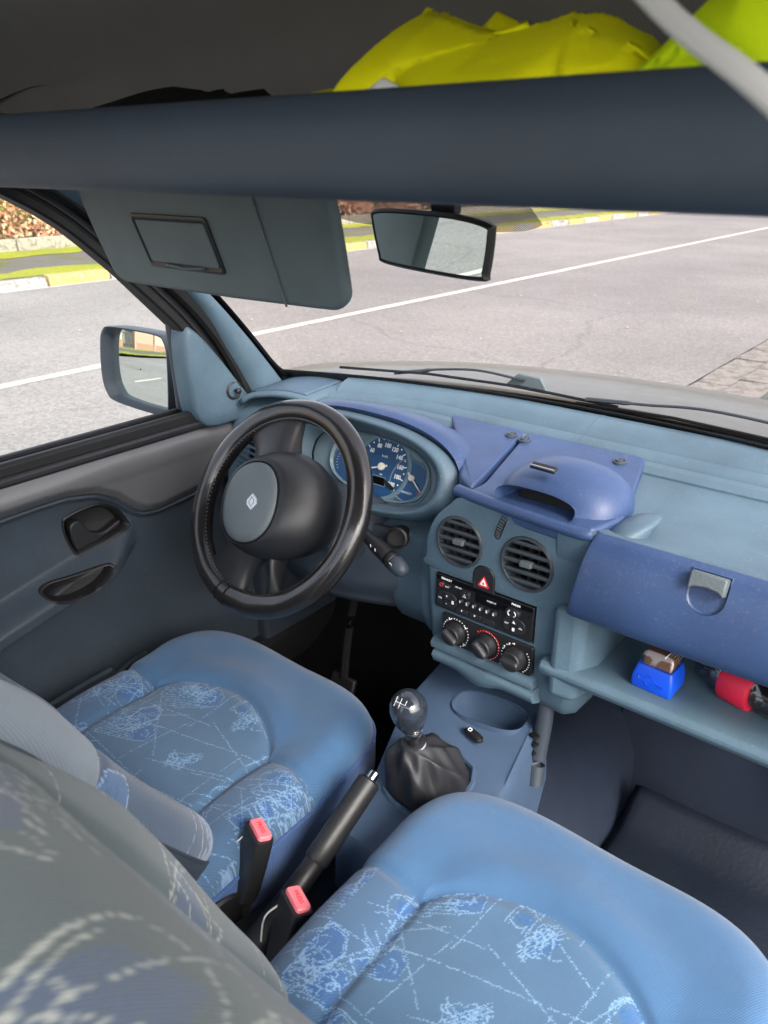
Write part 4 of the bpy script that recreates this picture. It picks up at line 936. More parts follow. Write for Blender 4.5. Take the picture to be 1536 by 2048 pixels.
# clock pod
pF = Fr((.068, .985, 1.062), (1, -.06, 0), (0, 1, .06))
def podring(k): 
    # k 0..1 from base to crown
    a = .098 * (1 - k ** 2.6) ** .5 + .0 ; b = .074 * (1 - k ** 2.4) ** .5
    return [(x + .004 * k, y + .012 * k) for x, y in ell(a, b, 40, p=2.5)]
podV, podF_ = loft([[pF(x, y, .064 * k) for x, y in podring(k)] for k in [0, .06, .15, .28, .42, .56, .7, .82, .91, .97, .995]])
pod = mesh('clock_pod', (podV, podF_), M['blue'], cpl, smooth=60)
mF = Fr((.056, .905, 1.0885), (1, -.05, 0), (0, .42, 1))
mouth = ell(.066, .0185, 40, p=2.6)
cut(pod, loft([[mF(x * k, y * k, z) for x, y in mouth] for k, z in ((1.10, .10), (1.0, .012), (.9, -.02), (.82, -.055))]))
mesh('display_window', prism(mF.off(.004, .002, -.034), rrect(.094, .026, .008, 4), -.004, .0), M['screen'], cpl, smooth=0)
mesh('display_hood', loft([[mF(x * k, y * k2, z) for x, y in mouth] for k, k2, z in ((.98, .97, -.004), (.86, .84, -.038), (.84, .8, -.046))], True, False), M['blue'], cpl, smooth=60)
cF = Fr((.050, .944, 1.1275), (1, -.05, 0), (0, 1, .42))
mesh('note_clip', [box(cF, 0, 0, .001, .040, .012, .005)], M['black'], cpl, bevel=.0015)
mesh('clip_edge', [box(cF, 0, -.0035, .0042, .038, .0022, .0012)], M['satin'], cpl)
# centre fascia
fF = Fr((0, .900, 1.0), (1, 0, 0), (0, .03, 1))
fo = spline([(-.052, .068), (-.080, .050), (-.104, .022), (-.117, -.012), (-.118, -.045), (-.116, -.062), (.0, -.066), (.120, -.066), (.132, -.04), (.145, .01), (.150, .060), (.146, .0695), (.05, .070)], 5, True)
fo = [p for p in fo]
fas = mesh('centre_fascia', prism(fF, fo, -.05, .0), M['teal'], dash, bevel=.005, seg=3, smooth=50)
VC = ((-.058, -.006, .0425), (.0585, -.006, .0435))
hz = [(-.020, -.075), (.020, -.075), (.020, -.050)] + [(.020 * math.cos(t), -.050 + .019 * math.sin(t)) for t in lsp(0, math.pi, 12)[1:]]
th = rrect(.011, .046, .0054, 6)
tF = fF.off(.0115, .040, 0, -.30)
cut(fas, *[lathe(fF.off(x, y), [(r, -.03), (r, .05)], 40) for x, y, r in VC], prism(fF.off(-.010, 0), hz, -.012, .02), prism(tF, th, -.008, .02))
def vent(fr, r, tilt, dirs):
    vF = fr
    v = mesh('air_vent', lathe(vF, [(r, -.018), (r, .0005), (r * .965, .003), (r * .90, .0035), (r * .875, .001), (r * .865, -.028)], 48, caps=False), M['vent'], dash, smooth=40)
    mesh('vent_back', prism(vF, ell(r * .88, r * .88, 32), -.030, -.028), M['black_matt'], v, smooth=0)
    for i in range(-2, 3):
        yy = i * r * .345 + r * .02; w = math.sqrt(max(.0, (r * .90) ** 2 - yy * yy))
        if abs(i) == 2: w *= 1.0
        bF_ = vF.off(0, yy, 0)
        hh = r * .066
        mesh('louvre', loft([[bF_(-w, -hh, -.004), bF_(-w, hh, -.004), bF_(-w, hh, .0015), bF_(-w, 0, .003), bF_(-w, -hh, .0015)], [bF_(w, -hh, -.004), bF_(w, hh, -.004), bF_(w, hh, .0015), bF_(w, 0, .003), bF_(w, -hh, .0015)]]), M['vent'], v, smooth=60)
    for i in range(-2, 3):
        xx = i * r * .34; h = math.sqrt(max(0, (r * .86) ** 2 - xx * xx))
        mesh('vane', loft([[vF(xx - .0008, y, -.007), vF(xx + .0008, y, -.007), vF(xx + .0008 + dirs * .010, y, -.024), vF(xx - .0008 + dirs * .010, y, -.024)] for y in (-h, h)]), M['black'], v, smooth=0)
    mesh('vent_tab', loft([[vF(x * k, y * k + r * .02, z) for x, y in rrect(.020, .0085, .002, 3)] for k, z in ((1, -.004), (1, .005), (.85, .007))]), M['satin'] if False else M['pad'], v, bevel=.0008)
for (x, y, r), d in zip(VC, (.9, .2)): vent(fF.off(x, y, 0, .02), r, 0, d)
mesh('hazard_switch', loft([[fF.off(-.010, 0)(x * k, y * k + (k - 1) * .05, z) for x, y in hz] for k, z in ((.955, -.012), (.955, -.0005), (.90, .0012), (.5, .0006), (.05, .0006))]), M['black_soft'], dash, smooth=50)
hzF = fF.off(-.0095, -.057, .0008)
tri = rnd([(-.0105, -.0095), (.0105, -.0095), (0, .0100)], .003)
hzs = mesh('hazard_triangle', prism(hzF, tri, 0, .0008), M['print_red'], dash, smooth=0)
mesh('triangle_outline', prism(hzF, rnd([(-.0064, -.0065), (.0064, -.0065), (0, .0060)], .0012), .0008, .0011), M['grey_print'], hzs, smooth=0)
mesh('triangle_centre', prism(hzF, [(-.0022, -.0045), (.0022, -.0045), (0, .0)], .0011, .0014), M['print_red'], hzs, smooth=0)
tw_ = mesh('thumbwheel', loft([[tF(x, y * 1.0, -.007 + .0085 * math.sqrt(max(0, 1 - (y / .0235) ** 2))) for x in (-.0042, .0042)] + [tF(.0042, y, -.009), tF(-.0042, y, -.009)] for y in lsp(-.0215, .0215, 20)]), M['black_soft'], dash, smooth=30)
for i in range(-4, 5): 
    y = i * .0046; mesh('grip_rib', box(tF, 0, y, -.007 + .0085 * math.sqrt(1 - (y / .0235) ** 2) + .0006, .0075, .0014, .0018), M['pad'], tw_, smooth=0)
# stack body with columns
st = mesh('centre_stack', loft([[(x, y, z) for x, y in pl] for pl, z in (
    ([(-.126, .915), (-.118, .902), (.116, .902), (.140, .905), (.156, .93), (.160, 1.10), (-.13, 1.10)], .936),
    ([(-.122, .918), (-.114, .904), (.112, .904), (.140, .906), (.156, .93), (.160, 1.10), (-.13, 1.10)], .86),
    ([(-.120, .925), (-.110, .909), (.110, .909), (.140, .909), (.154, .93), (.158, 1.10), (-.13, 1.10)], .80),
    ([(-.105, .935), (-.098, .922), (.100, .916), (.134, .914), (.150, .935), (.155, 1.10), (-.12, 1.10)], .765),
    ([(-.09, .955), (-.082, .945), (.095, .935), (.125, .934), (.138, .95), (.145, 1.10), (-.10, 1.10)], .735))]), M['teal'], dash, bevel=.008, seg=3, smooth=50)
cut(st, prism(Fr((0, .9, .9), (1, 0, 0), (0, 0, 1)), [(-.100, -.036), (.0795, -.036), (.0795, .0295), (-.100, .0295)], -.045, .03))
# coin lip below the heater panel
mesh('lower_rail', loft([[(x, .905 - .004 + yy, .797 + zz - .006 * x / .1 * 0) for yy, zz in ((.01, .012), (-.004, .010), (-.010, .003), (-.008, -.006), (.01, -.010))] for x in lsp(-.100, .088, 12)]), M['teal'], dash, smooth=60)
def flp(u): x = -.096 + .186 * u; return x, .016 * math.sin(math.pi * min(1, max(0, (u - .18) / .55))) ** 2
mesh('ashtray_lid', loft([[(flp(u)[0], .905 + a, .783 + b - flp(u)[1] * c) for a, b, c in ((0.02, .004, 0), (-.012, .002, 0), (-.016, -.004, .2), (-.010, -.018, .8), (.012, -.030, 1), (.03, -.026, .8))] for u in lsp(0, 1, 40)]), M['teal'], dash, smooth=60)
mesh('heater_hose', tube(spline([(.088, .95, .76), (.092, .94, .70), (.094, .925, .64), (.10, .91, .60)], 5), .014, 12), M['slate'], dash)
for k in range(3): mesh('vent_slot', box(Fr((.089, .917, .688 - .016 * k), (1, -.3, 0), (0, 0, 1)), 0, 0, 0, .014, .005, .012), M['black_matt'], dash, bevel=.002)
# driver side vent at the door end
vF = Fr((-.615, .985, .965), (1, -.20, 0), (0, .25, 1))
mesh('end_vent_panel', loft([[vF(x * k, y * k, z) for x, y in ell(.050, .082, 36, p=2.8)] for k, z in ((1.04, -.05), (1.04, .008), (1.0, .012), (.2, .0125))]), M['teal'], dash, smooth=50)
ev = mesh('air_vent', loft([[vF(x * k, y * k - .01, z) for x, y in ell(.044, .056, 36, p=3)] for k, z in ((1, .011), (1, .016), (.92, .016), (.88, .0128), (.1, .0126))]), M['black_matt'], dash, smooth=40)
for i in range(-4, 5): mesh('louvre', box(vF, 0, i * .012 - .01, .0165, .076, .0032, .006), M['teal'], ev, smooth=0)
for i in (-1, 0, 1): mesh('vane', box(vF, i * .026, -.01, .015, .003, .094, .004), M['teal'], ev, smooth=0)
mesh('vent_wheel', lathe(vF.off(.006, .062, .012), [(.010, 0), (.010, .003), (.008, .004), (.001, .004)], 16), M['slate'], dash)

# ---------------- binnacle
kt = R_(25)
kF = Fr((-.30, 1.0, 1.03), (1, 0, 0), (0, math.sin(kt), math.cos(kt)))
def ro_(k=1.0, n=72): return ell(.212 * k + 0, .0815 * k, n, -.022, .0, -.02, 2.35)
def ri_(k=1.0, n=72): return ell(.158 * k, .0605 * k, n, -.010, -.003, -.04, 2.5)
rings = []
for t in lsp(0, 1, 12):
    z = .030 + .026 * math.sin(math.pi * t * .86 + .25) ; a, b = ro_(), ri_()
    rings.append([kF(x0 + (x1 - x0) * t, y0 + (y1 - y0) * t, z) for (x0, y0), (x1, y1) in zip(a, b)])
rings = [[kF(x, y, -.03) for x, y in ro_(1.0)]] + rings + [[kF(x, y, .030) for x, y in ri_(.975)], [kF(x, y, .004) for x, y in ri_(.93)]]
mesh('binnacle_ring', loft(rings, True, False), M['teal'], dash, smooth=60)
arcs = []
ang = lsp(-.30, math.pi + .30, 60)
def oe(t, k, kz):
    c, s = math.cos(t), math.sin(t); p = 2.35
    return (-.022 + .212 * k * math.copysign(abs(c) ** (2 / p), c), .0815 * kz * math.copysign(abs(s) ** (2 / p), s))
for j, (k, kz, z, up) in enumerate(((1.0, 1.0, .034, 0), (1.015, 1.09, .040, 0), (1.035, 1.19, .032, .0), (1.055, 1.29, .012, .0), (1.075, 1.35, -.02, .0), (1.10, 1.33, -.06, .0), (1.12, 1.20, -.11, -.006), (1.10, .95, -.17, -.02))):
    arcs.append([kF(*oe(t, k, kz), z) + Vector((0, 0, up)) for t in ang])
mesh('binnacle_hood', loft(arcs, False), M['blue'], dash, smooth=70, solid=.004)

# instrument cluster
clu = thing('instrument_cluster', 'blue instrument cluster with a speedometer and fuel gauge behind the steering wheel', 'instrument cluster', (-.30, 1.0, .98))
co_ = ell(.113, .0545, 64, 0, -.001, -.05, 2.5)
mesh('face_plate', prism(kF, ell(.150, .058, 48, -.008, -.003, -.04, 2.5), -.012, -.002), M['cluster'], clu, smooth=0)
mesh('bezel', loft([[kF(x * k, y * k, z) for x, y in co_] for k, z in ((1.0, -.004), (1.0, .004), (.97, .006), (.93, .003), (.925, .000))], True, False), M['cluster'], clu, smooth=50)
sF = kF.off(.010, .002, 0)
def dial(F, r, ri=None, z=.001):
    return mesh('dial', lathe(F, [(.0005, z), (r * .97, z), (r * .985, z + .003), (r * 1.0, z + .0035), (r * 1.04, z)], 56), M['gauge'], clu, smooth=40)
side = ell(.040, .036, 40, .074, -.010, -.3, 2.4)
mesh('fuel_gauge', prism(kF, side, -.001, .0012), M['gauge'], clu, smooth=0)
mesh('temperature_gauge', prism(kF, ell(.036, .034, 40, -.064, -.006, .3, 2.4), -.001, .0012), M['gauge'], clu, smooth=0)
mesh('fuel_gauge_rim', tube([kF(x, y, .0012) for x, y in side], .0016, 6, True), M['cluster'], clu)
mesh('speedometer_surround', lathe(sF, [(.052, .0010), (.055, .003), (.0575, .0040), (.060, .0035), (.0625, .0)], 64, caps=False), M['cluster'], clu)
dl = mesh('speedometer', lathe(sF, [(.0005, .0020), (.0545, .0021), (.055, .0030)], 64, caps=False), M['gauge'], clu, smooth=40)
a0, a1 = R_(222), R_(-42)
for v in range(0, 201, 10):
    t = a0 + (a1 - a0) * v / 200; big = v % 20 == 0
    q = sF.off(.049 * math.cos(t), .049 * math.sin(t), .0024, t)
    if big: mesh('tick', box(q, 0, 0, 0, .0062, .0021, .0004), M['grey_print'], dl, smooth=0)
    else: mesh('tick_dot', prism(q, ell(.0016, .0016, 10), 0, .0003), M['grey_print'], dl, smooth=0)
    if big and v: text('numeral', str(v), .0105, sF, .0385 * math.cos(t), .0385 * math.sin(t), .0024, M['grey_print'], dl, 0, .92, .00045)
text('unit_lettering', 'km/h', .0066, sF, 0, .019, .0024, M['grey_print'], dl)
text('unit_lettering', 'km', .0045, sF, .002, -.0135, .0024, M['grey_print'], dl)
def needle(F, t, L, w, z, rh):
    d = F.off(0, 0, 0, t)
    n = mesh('needle', [prism(d, [(-.012, -.0018), (L, -w), (L, w), (-.012, .0018)], z, z + .0012)], M['needle'], clu, smooth=0)
    mesh('needle_hub', lathe(F, [(rh, z - .001), (rh, z + .003), (rh * .8, z + .0045), (.0005, z + .005)], 24), M['needle'], clu)
needle(sF, R_(199), .043, .0007, .004, .0068)
fF2 = kF.off(.078, -.003, 0)
needle(fF2, R_(-38), .032, .0006, .004, .0055)
mesh('empty_mark', [box(fF2.off(.030 * math.cos(t), .030 * math.sin(t), .0014, t), 0, 0, 0, .004, .0016, .0003) for t in (R_(-45), R_(-52), R_(-38))], M['print_red'], clu, smooth=0)
mesh('fuel_tick', [prism(fF2.off(.033 * math.cos(t), .033 * math.sin(t), .0014), ell(.0014, .0014, 8), 0, .0003) for t in (R_(-25), R_(-12), R_(30), R_(-30), R_(48))], M['grey_print'], clu, smooth=0)
text('maker_lettering', 'RENAULT', .0052, kF, .074, -.030, .0014, M['grey_print'], clu)
mesh('odometer', prism(sF, [(-.013, -.019), (.012, -.019), (.015, -.032), (-.016, -.032)], .0022, .003), M['screen'], clu, smooth=0)
mesh('odometer_rim', tube([sF(x, y, .003) for x, y in ((-.0145, -.018), (.0135, -.018), (.017, -.0335), (-.0175, -.0335))], .0011, 6, True), M['cluster'], clu)
mesh('slot_cover', box(sF.off(.026, -.028, .004, -.42), 0, 0, 0, .026, .006, .003), M['black'], clu, bevel=.001)
for t in lsp(R_(150), R_(215), 7): mesh('temperature_tick', box(kF.off(-.064 + .030 * math.cos(t), -.006 + .028 * math.sin(t), .0014, t), 0, 0, 0, .003, .0007, .0003), M['grey_print'], clu, smooth=0)
cov = mesh('cluster_glass', prism(kF, [(x * .985, y * .985) for x, y in co_], .0095, .0100), M['lens'], clu, smooth=0)
mesh('lower_visor', box(kF, .02, -.066, .012, .20, .010, .02), M['teal_dark'], clu, bevel=.003)

# ---------------- radio
rad = thing('car_radio', 'black cassette radio with six round preset buttons in the centre of the dashboard', 'radio', (-.01, .92, .87))
rF = Fr((-.0105, .8985, .898), (1, 0, 0), (0, .02, 1))
mesh('faceplate', prism(rF, rrect(.176, .060, .003, 3), -.04, 0), M['black'], rad, bevel=.0015)
mesh('top_band', prism(rF, [(-.086, .021), (.086, .021), (.086, .0285), (-.086, .0285)], 0, .0012), M['screen'], rad, smooth=0)
mesh('tape_door', loft([[rF(x, y, z) for x, y in ((-.012, .0195), (.050, .0195), (.050, .010), (.034, .008), (.024, .004), (-.012, .006))] for z in (0, .0022)]), M['screen'], rad, bevel=.0008)
for i in range(6):
    q = rF.off(-.038 + i * .0122, -.0035, 0)
    b = mesh('preset_button', lathe(q, [(.0048, 0), (.0048, .003), (.004, .0042), (.0006, .0040)], 18), M['pad'] if False else M['black_soft'], rad)
    text('numeral', str(i + 1), .0064, q, 0, 0, .0043, M['grey_print'], b, 0, 1, .0002)
for cx in (-.064, .058):
    q = rF.off(cx, -.010, 0)
    mesh('button_pad', prism(q, ell(.0195, .0135, 28, p=2.6), 0, .0028), M['black_soft'], rad, bevel=.001)
    mesh('pad_groove', [box(q, 0, 0, .0030, .036, .0006, .0006), box(q, -.005, 0, .0030, .0006, .024, .0006)], M['screen'], rad, smooth=0)
qL = rF.off(-.064, -.010, .003); qR = rF.off(.058, -.010, .003)
text('lettering', '+', .0075, qL, 0, .0065, .0002, M['grey_print'], rad); text('lettering', '-', .0085, qL, 0, -.0065, .0002, M['grey_print'], rad)
text('lettering', 'VOL', .0038, qL, -.012, 0, .0002, M['grey_print'], rad); mesh('symbol', box(qL, .012, -.001, 0, .004, .0055, .0006), M['grey_print'], rad, smooth=0)
text('lettering', 'SRC', .0038, qR, -.012, .001, .0002, M['grey_print'], rad); mesh('symbol', prism(qR, [(-.003, .004), (.003, .004), (0, .0085)], 0, .0004), M['grey_print'], rad, smooth=0)
mesh('symbol', box(qR, 0, -.0065, 0, .004, .0055, .0006), M['grey_print'], rad, smooth=0); text('lettering', 'OK', .0040, qR, .012, -.001, .0002, M['grey_print'], rad)
mesh('eject_key', loft([[rF.off(-.029, .0115)(x * k, y * k, z) for x, y in rrect(.016, .012, .003, 3)] for k, z in ((1, 0), (1, .005), (.9, .006))]), M['black_soft'], rad)
mesh('symbol', tube([rF.off(-.0295, .0105, .0064)(x, y, 0) for x, y in ((-.0028, -.002), (.0028, -.002), (0, .0026))], .0005, 5, True), M['grey_print'], rad)
pw = mesh('power_button', lathe(rF.off(-.0745, .0145), [(.0052, 0), (.0052, .003), (.0042, .004), (.0006, .004)], 18), M['black_soft'], rad)
mesh('power_ring', tube([rF.off(-.0745, .0145, .0042)(.0028 * math.cos(t), .0028 * math.sin(t), 0) for t in lsp(0, 2 * math.pi, 17)[:-1]], .0006, 5, True), M['print_red'], pw)
mesh('mute_button', prism(rF.off(-.0645, .0135), ell(.0058, .004, 16), 0, .0034), M['black_soft'], rad, bevel=.0008)
text('lettering', 'MAN', .0030, rF, -.0645, .0135, .0036, M['grey_print'], rad)
ar = rF.off(.0555, .0120, 0)
mesh('search_rocker', loft([[ar(x * k, y * k, z) for x, y in ell(.0125, .0075, 24, p=2.6)] for k, z in ((1, 0), (1, .005), (.86, .007), (.05, .0068))]), M['black_soft'], rad)
for s_ in (-1, 1): mesh('symbol', tube([ar(s_ * (.0035 + .003 * math.sin(t)), .004 * math.cos(t), .0074) for t in lsp(0, math.pi, 8)], .0008, 5), M['grey_print'], rad)
text('maker_lettering', 'RENAULT', .0046, rF, -.0665, .0248, .0014, M['grey_print'], rad, 0, 1, .0002); text('maker_lettering', 'PHILIPS', .0046, rF, .0585, .0248, .0014, M['grey_print'], rad, 0, 1, .0002)
text('lettering', 'CASSETTE', .0036, rF, .017, .0148, .0024, M['grey_print'], rad); text('lettering', 'AM FM', .0040, rF, -.0445, .0175, .0004, M['grey_print'], rad)
for i in range(3): mesh('soft_key', box(rF, -.035 + i * .024, -.0215, .0008, .0225, .0085, .0022), M['black_soft'], rad, bevel=.0008)
mesh('indicator_dash', [box(rF, -.035 + i * .024, -.0195, .0022, .0018, .0030, .0004) for i in range(2)], M['grey_print'], rad, smooth=0)
mesh('reset_hole', prism(rF.off(.080, .012), ell(.0014, .0014, 10), 0, .0004), M['black_matt'], rad, smooth=0)

# ---------------- heater panel
hp = thing('heater_panel', 'black heater panel with three rotary knobs under the radio', 'heater controls', (0, .92, .83))
hF_ = Fr((-.001, .8985, .8345), (1, 0, 0), (0, .05, 1))
mesh('panel_plate', prism(hF_, rrect(.166, .051, .004, 3), -.02, 0), M['black'], hp, bevel=.0015)
for i, (x, rot, c0, c1, n, mm, dd) in enumerate(((-.0555, R_(-32), 250, -62, 26, 'grey_print', 1), (.0015, R_(-40), 130, -62, 17, 'print_red', 1), (.0545, R_(-2), 215, 105, 9, 'grey_print', 1))):
    q = hF_.off(x, -.002 if i < 2 else -.003)
    kn = mesh('control_knob', lathe(q, [(.0185, 0), (.0185, .004), (.0172, .006), (.0165, .017), (.0150, .0185), (.0006, .0165)], 36), M['black_soft'], hp, smooth=40)
    g = q.off(0, 0, .017, rot)
    mesh('grip_bar', loft([[g(a * k, b * k2, z) for a, b in rrect(.032, .0125, .006, 5)] for k, k2, z in ((1.02, 1.1, -.004), (1, 1, .004), (.95, .62, .0075), (.9, .4, .008))]), M['black_soft'], kn, smooth=50)
    mesh('pointer', box(g, -.0105 if i != 1 else .0115, -.0052 if i != 1 else 0, .0042, .008, .0012, .0012), M['grey_print'], kn, smooth=0)
    dots = []
    for k in range(n):
        t = R_(c0 + (c1 - c0) * k / (n - 1)); rr_ = .0240; dots.append(prism(q.off(rr_ * math.cos(t), rr_ * math.sin(t), 0), ell(.0010 if mm != 'print_red' else .0015, .0010 if mm != 'print_red' else .0015, 8), 0, .0005))
    if i == 2:
        for k in range(9): t = R_(38 - 88 * k / 8); dots.append(prism(q.off(.024 * math.cos(t), .024 * math.sin(t), 0), ell(.001, .001, 8), 0, .0005))
    mesh('scale_dots', dots, M[mm], hp, smooth=0)
    if mm == 'print_red': mesh('scale_glints', [prism(q.off(.024 * math.cos(R_(c0 - 40 + (c1 - c0 + 40) * k / 12)), .024 * math.sin(R_(c0 - 40 + (c1 - c0 + 40) * k / 12)), .0005), ell(.0006, .0006, 6), 0, .0002) for k in range(13)], M['grey_print'], hp, smooth=0)
q0 = hF_.off(-.0555, -.002)
for t in (118, 40, -42, 205):
    c = q0.off(.0245 * math.cos(R_(t)), .0235 * math.sin(R_(t)), .0004); mesh('air_flow_symbol', [tube([c(-.003, .002, 0), c(0, -.001, 0), c(.003, .0015, 0)], .0006, 5), prism(c.off(-.001, -.0012), ell(.001, .001, 8), 0, .0004)], M['grey_print'], hp)
q2 = hF_.off(.0545, -.003)
for lab, t in (('4', 100), ('3', 122), ('2', 150)): text('numeral', lab, .0052, q2, .0235 * math.cos(R_(t)), .0235 * math.sin(R_(t)), .0006, M['grey_print'], hp, 0, 1, .0002)

# ================================================================ steering wheel
wt = R_(34)
wF = Fr((-.365, .81, 1.0), (1, 0, 0), (0, math.sin(wt), math.cos(wt)))
sw = thing('steering_wheel', 'black leather wrapped steering wheel with a large domed hub', 'steering wheel', (-.365, .83, .98))
RM, rt = .1685, .0196
rimpts = [wF(RM * math.cos(t), RM * math.sin(t), 0) for t in lsp(0, 2 * math.pi, 97)[:-1]]
rg = []
for k, t in enumerate(lsp(0, 2 * math.pi, 145)):
    ring = []
    for j in range(22):
        a = 2 * math.pi * j / 22; e = rt * (1 + .012 * math.sin(9 * t + 1) + .010 * math.sin(17 * t + j * .3))
        r = RM + e * math.cos(a) * 1.04; z = e * math.sin(a) * .94; ring.append(wF(r * math.cos(t), r * math.sin(t), z))
    rg.append(ring)
mesh('rim', loft(rg, True, False), M['leather'], sw, smooth=180)
M['leather_tight'] = M['leather']
ir, iz = RM - rt * .93, rt * .50
mesh('cover_edge', tube([wF((RM - rt * .86) * math.cos(t), (RM - rt * .86) * math.sin(t), rt * .56) for t in lsp(0, 2 * math.pi, 97)[:-1]], .0014, 6, True), M['leather'], sw)
mesh('stitching', [tube([wF(ir * math.cos(t), ir * math.sin(t), iz * .8), wF((ir + .0012) * math.cos(t + .018), (ir + .0012) * math.sin(t + .018), iz * 1.1)], .0008, 4) for t in lsp(0, 2 * math.pi, 131)[:-1]], M['pad'], sw)
for t0 in (R_(255), R_(262)): mesh('cover_seam', tube([wF((RM + rt * 1.03 * math.cos(a)) * math.cos(t0), (RM + rt * 1.03 * math.cos(a)) * math.sin(t0), rt * .97 * math.sin(a)) for a in lsp(.4, 3.6, 16)], .0011, 5), M['black_matt'], sw)
# hub : bulging dome with an oval pad
hub = []
for (a, b, z, ox, oy) in ((.070, .066, -.075, .012, .004), (.086, .080, -.045, .012, .004), (.0945, .090, -.012, .011, .003), (.0950, .0915, .010, .010, .002), (.0905, .088, .028, .008, 0), (.082, .081, .044, .005, -.003), (.0715, .074, .056, .003, -.006), (.064, .0705, .0605, .001, -.008)):
    hub.append([wF(x, y, z) for x, y in ell(a, b, 56, ox, oy, .28, 2.25)])
mesh('hub', loft(hub), M['black_soft'], sw, smooth=60)
pe = lambda k: ell(.0555 * k, .0665 * k, 56, .0, -.009, .29, 2.2)
pad_ = mesh('horn_pad', loft([[wF(x, y, z) for x, y in pe(k)] for k, z in ((1.0, .052), (1.0, .0618), (.97, .0650), (.85, .0675), (.5, .0700), (.05, .0708))]), M['pad'], sw, smooth=50)
mesh('pad_joint', tube([wF(x, y, .0608) for x, y in pe(1.025)], .0016, 6, True), M['black_matt'], sw)
eF = wF.off(.013, -.008, .0706, R_(18))
dia = [(0, .0165), (.0105, .002), (.0105, -.002), (0, -.0165), (-.0105, -.002), (-.0105, .002)]
mesh('diamond_emblem', prism(eF, [(0, .0145), (.0108, .004), (.0108, -.004), (.0, -.0145), (-.0108, -.004), (-.0108, .004)], -.001, .0012), M['satin'], pad_, bevel=.0012)
mesh('emblem_groove', tube([eF(x * .5, y * .5, .0013) for x, y in dia], .0006, 5, True), M['pad'], pad_)
# spokes
def spoke(t, w0, w1, r0, r1, z0, z1):
    d = wF.off(0, 0, 0, t); secs = []
    for s in lsp(0, 1, 12):
        r = r0 + (r1 - r0) * s; w = w0 + (w1 - w0) * ss(s, .0, 1) - .010 * math.sin(math.pi * s); z = z0 + (z1 - z0) * ss(s, 0, .8); th_ = .014 + .020 * (1 - s)
        secs.append([d(r * math.cos(f * w / r * 1.0), r * math.sin(f * w / r), z + zz * th_) for f, zz in ((-1, -.6), (-1.0, .1), (-.85, .52), (-.4, .66), (0, .68), (.4, .66), (.85, .52), (1.0, .1), (1, -.6), (0, -.9))])
    return loft(secs)
mesh('spoke', spoke(R_(117), .050, .058, .070, .152, .0, -.002), M['black_soft'], sw, smooth=70)
mesh('spoke', spoke(R_(250), .046, .050, .070, .152, .0, -.002), M['black_soft'], sw, smooth=70)
mesh('spoke', spoke(R_(293), .014, .016, .070, .152, -.012, -.010), M['black_soft'], sw, smooth=70)
# column shroud, stalk, ignition
colm = thing('steering_column', 'dark column shroud with a control stalk to the right of the wheel', 'steering column', (-.34, .93, .93))
kF0 = Fr((-.352, .86, .975), (1, 0, 0), (0, math.sin(wt), math.cos(wt)))
mesh('upper_shroud', loft([[kF0(x, y * 1.0 + .012, z) for x, y in rrect(w, h, .03, 6)] for w, h, z in ((.13, .10, -.01), (.17, .118, -.03), (.20, .125, -.09), (.21, .12, -.16))]), M['slate'], colm, smooth=60)
mesh('lower_shroud', loft([[(x, .955 + y * .1 - .03 * k + (.9 - z) * 0 + .07 * abs(x + .33) * 1.2, z) for x, y in ((-.49, .6), (-.47, 0), (-.35, -.35), (-.22, 0), (-.178, .35), (-.165, .9), (-.3, 1.2))] for z, k in ((.945, .0), (.915, 1.2), (.885, 1.2), (.868, .6))]), M['slate'], colm, bevel=.012, seg=3, smooth=60)
mesh('ignition_barrel', lathe(Fr((-.196, .925, .950), (.8, .3, 0), (0, .3, 1)), [(.019, -.02), (.019, .010), (.016, .012), (.0145, .004), (.004, .003), (.001, .003)], 28), M['black'], colm)
sd = Vector((.142, -.03, -.042)); s0 = Vector((-.292, .905, .968))
def along(ts, rs): return tube([s0 + sd * t for t in ts], rs, 16)
stk = mesh('control_stalk', along([0, .25, .5, .55, .78], [.010, .0105, .0115, .0135, .0140]), M['black_soft'], colm, smooth=50)
mesh('stalk_ring', along([.785, .80, .86, .87], [.0125, .0146, .0150, .0135]), M['black'], stk, smooth=50)
mesh('stalk_tip', along([.875, .89, .96, 1.02, 1.06, 1.075], [.0140, .0150, .0148, .0125, .008, .002]), M['slate'], stk, smooth=60)
mesh('stalk_mark', [box(Fr(s0 + sd * t + Vector((-.004, -.0135, .0052)), sd, (0, -.3, 1)), 0, 0, 0, .0012, .006, .0012) for t in (.58, .66)], M['grey_print'], stk, smooth=0)
sdn = sd.normalized(); fs = Fr(s0 + sd * .92 + Vector((-.002, -.0138, .0062)), sd, (0, -.35, 1))
mesh('lamp_symbol', tube([fs(.0035 * math.cos(t), .0035 * math.sin(t), .0006) for t in lsp(0, 2 * math.pi, 13)[:-1]], .0005, 5, True), M['grey_print'], stk)
# pedals in the dark
pd = thing('pedal', 'small black pedal hanging under the dashboard below the wheel', 'pedal', (-.33, 1.0, .56))
mesh('pedal_arm', tube(spline([(-.36, 1.02, .80), (-.36, .98, .68), (-.35, .95, .58)], 5), .009, 8), M['black_matt'], pd); mesh('pedal_pad', box(Fr((-.35, .945, .56), (1, 0, 0), (0, .4, 1)), 0, 0, 0, .06, .05, .012), M['rubber'], pd, bevel=.004)

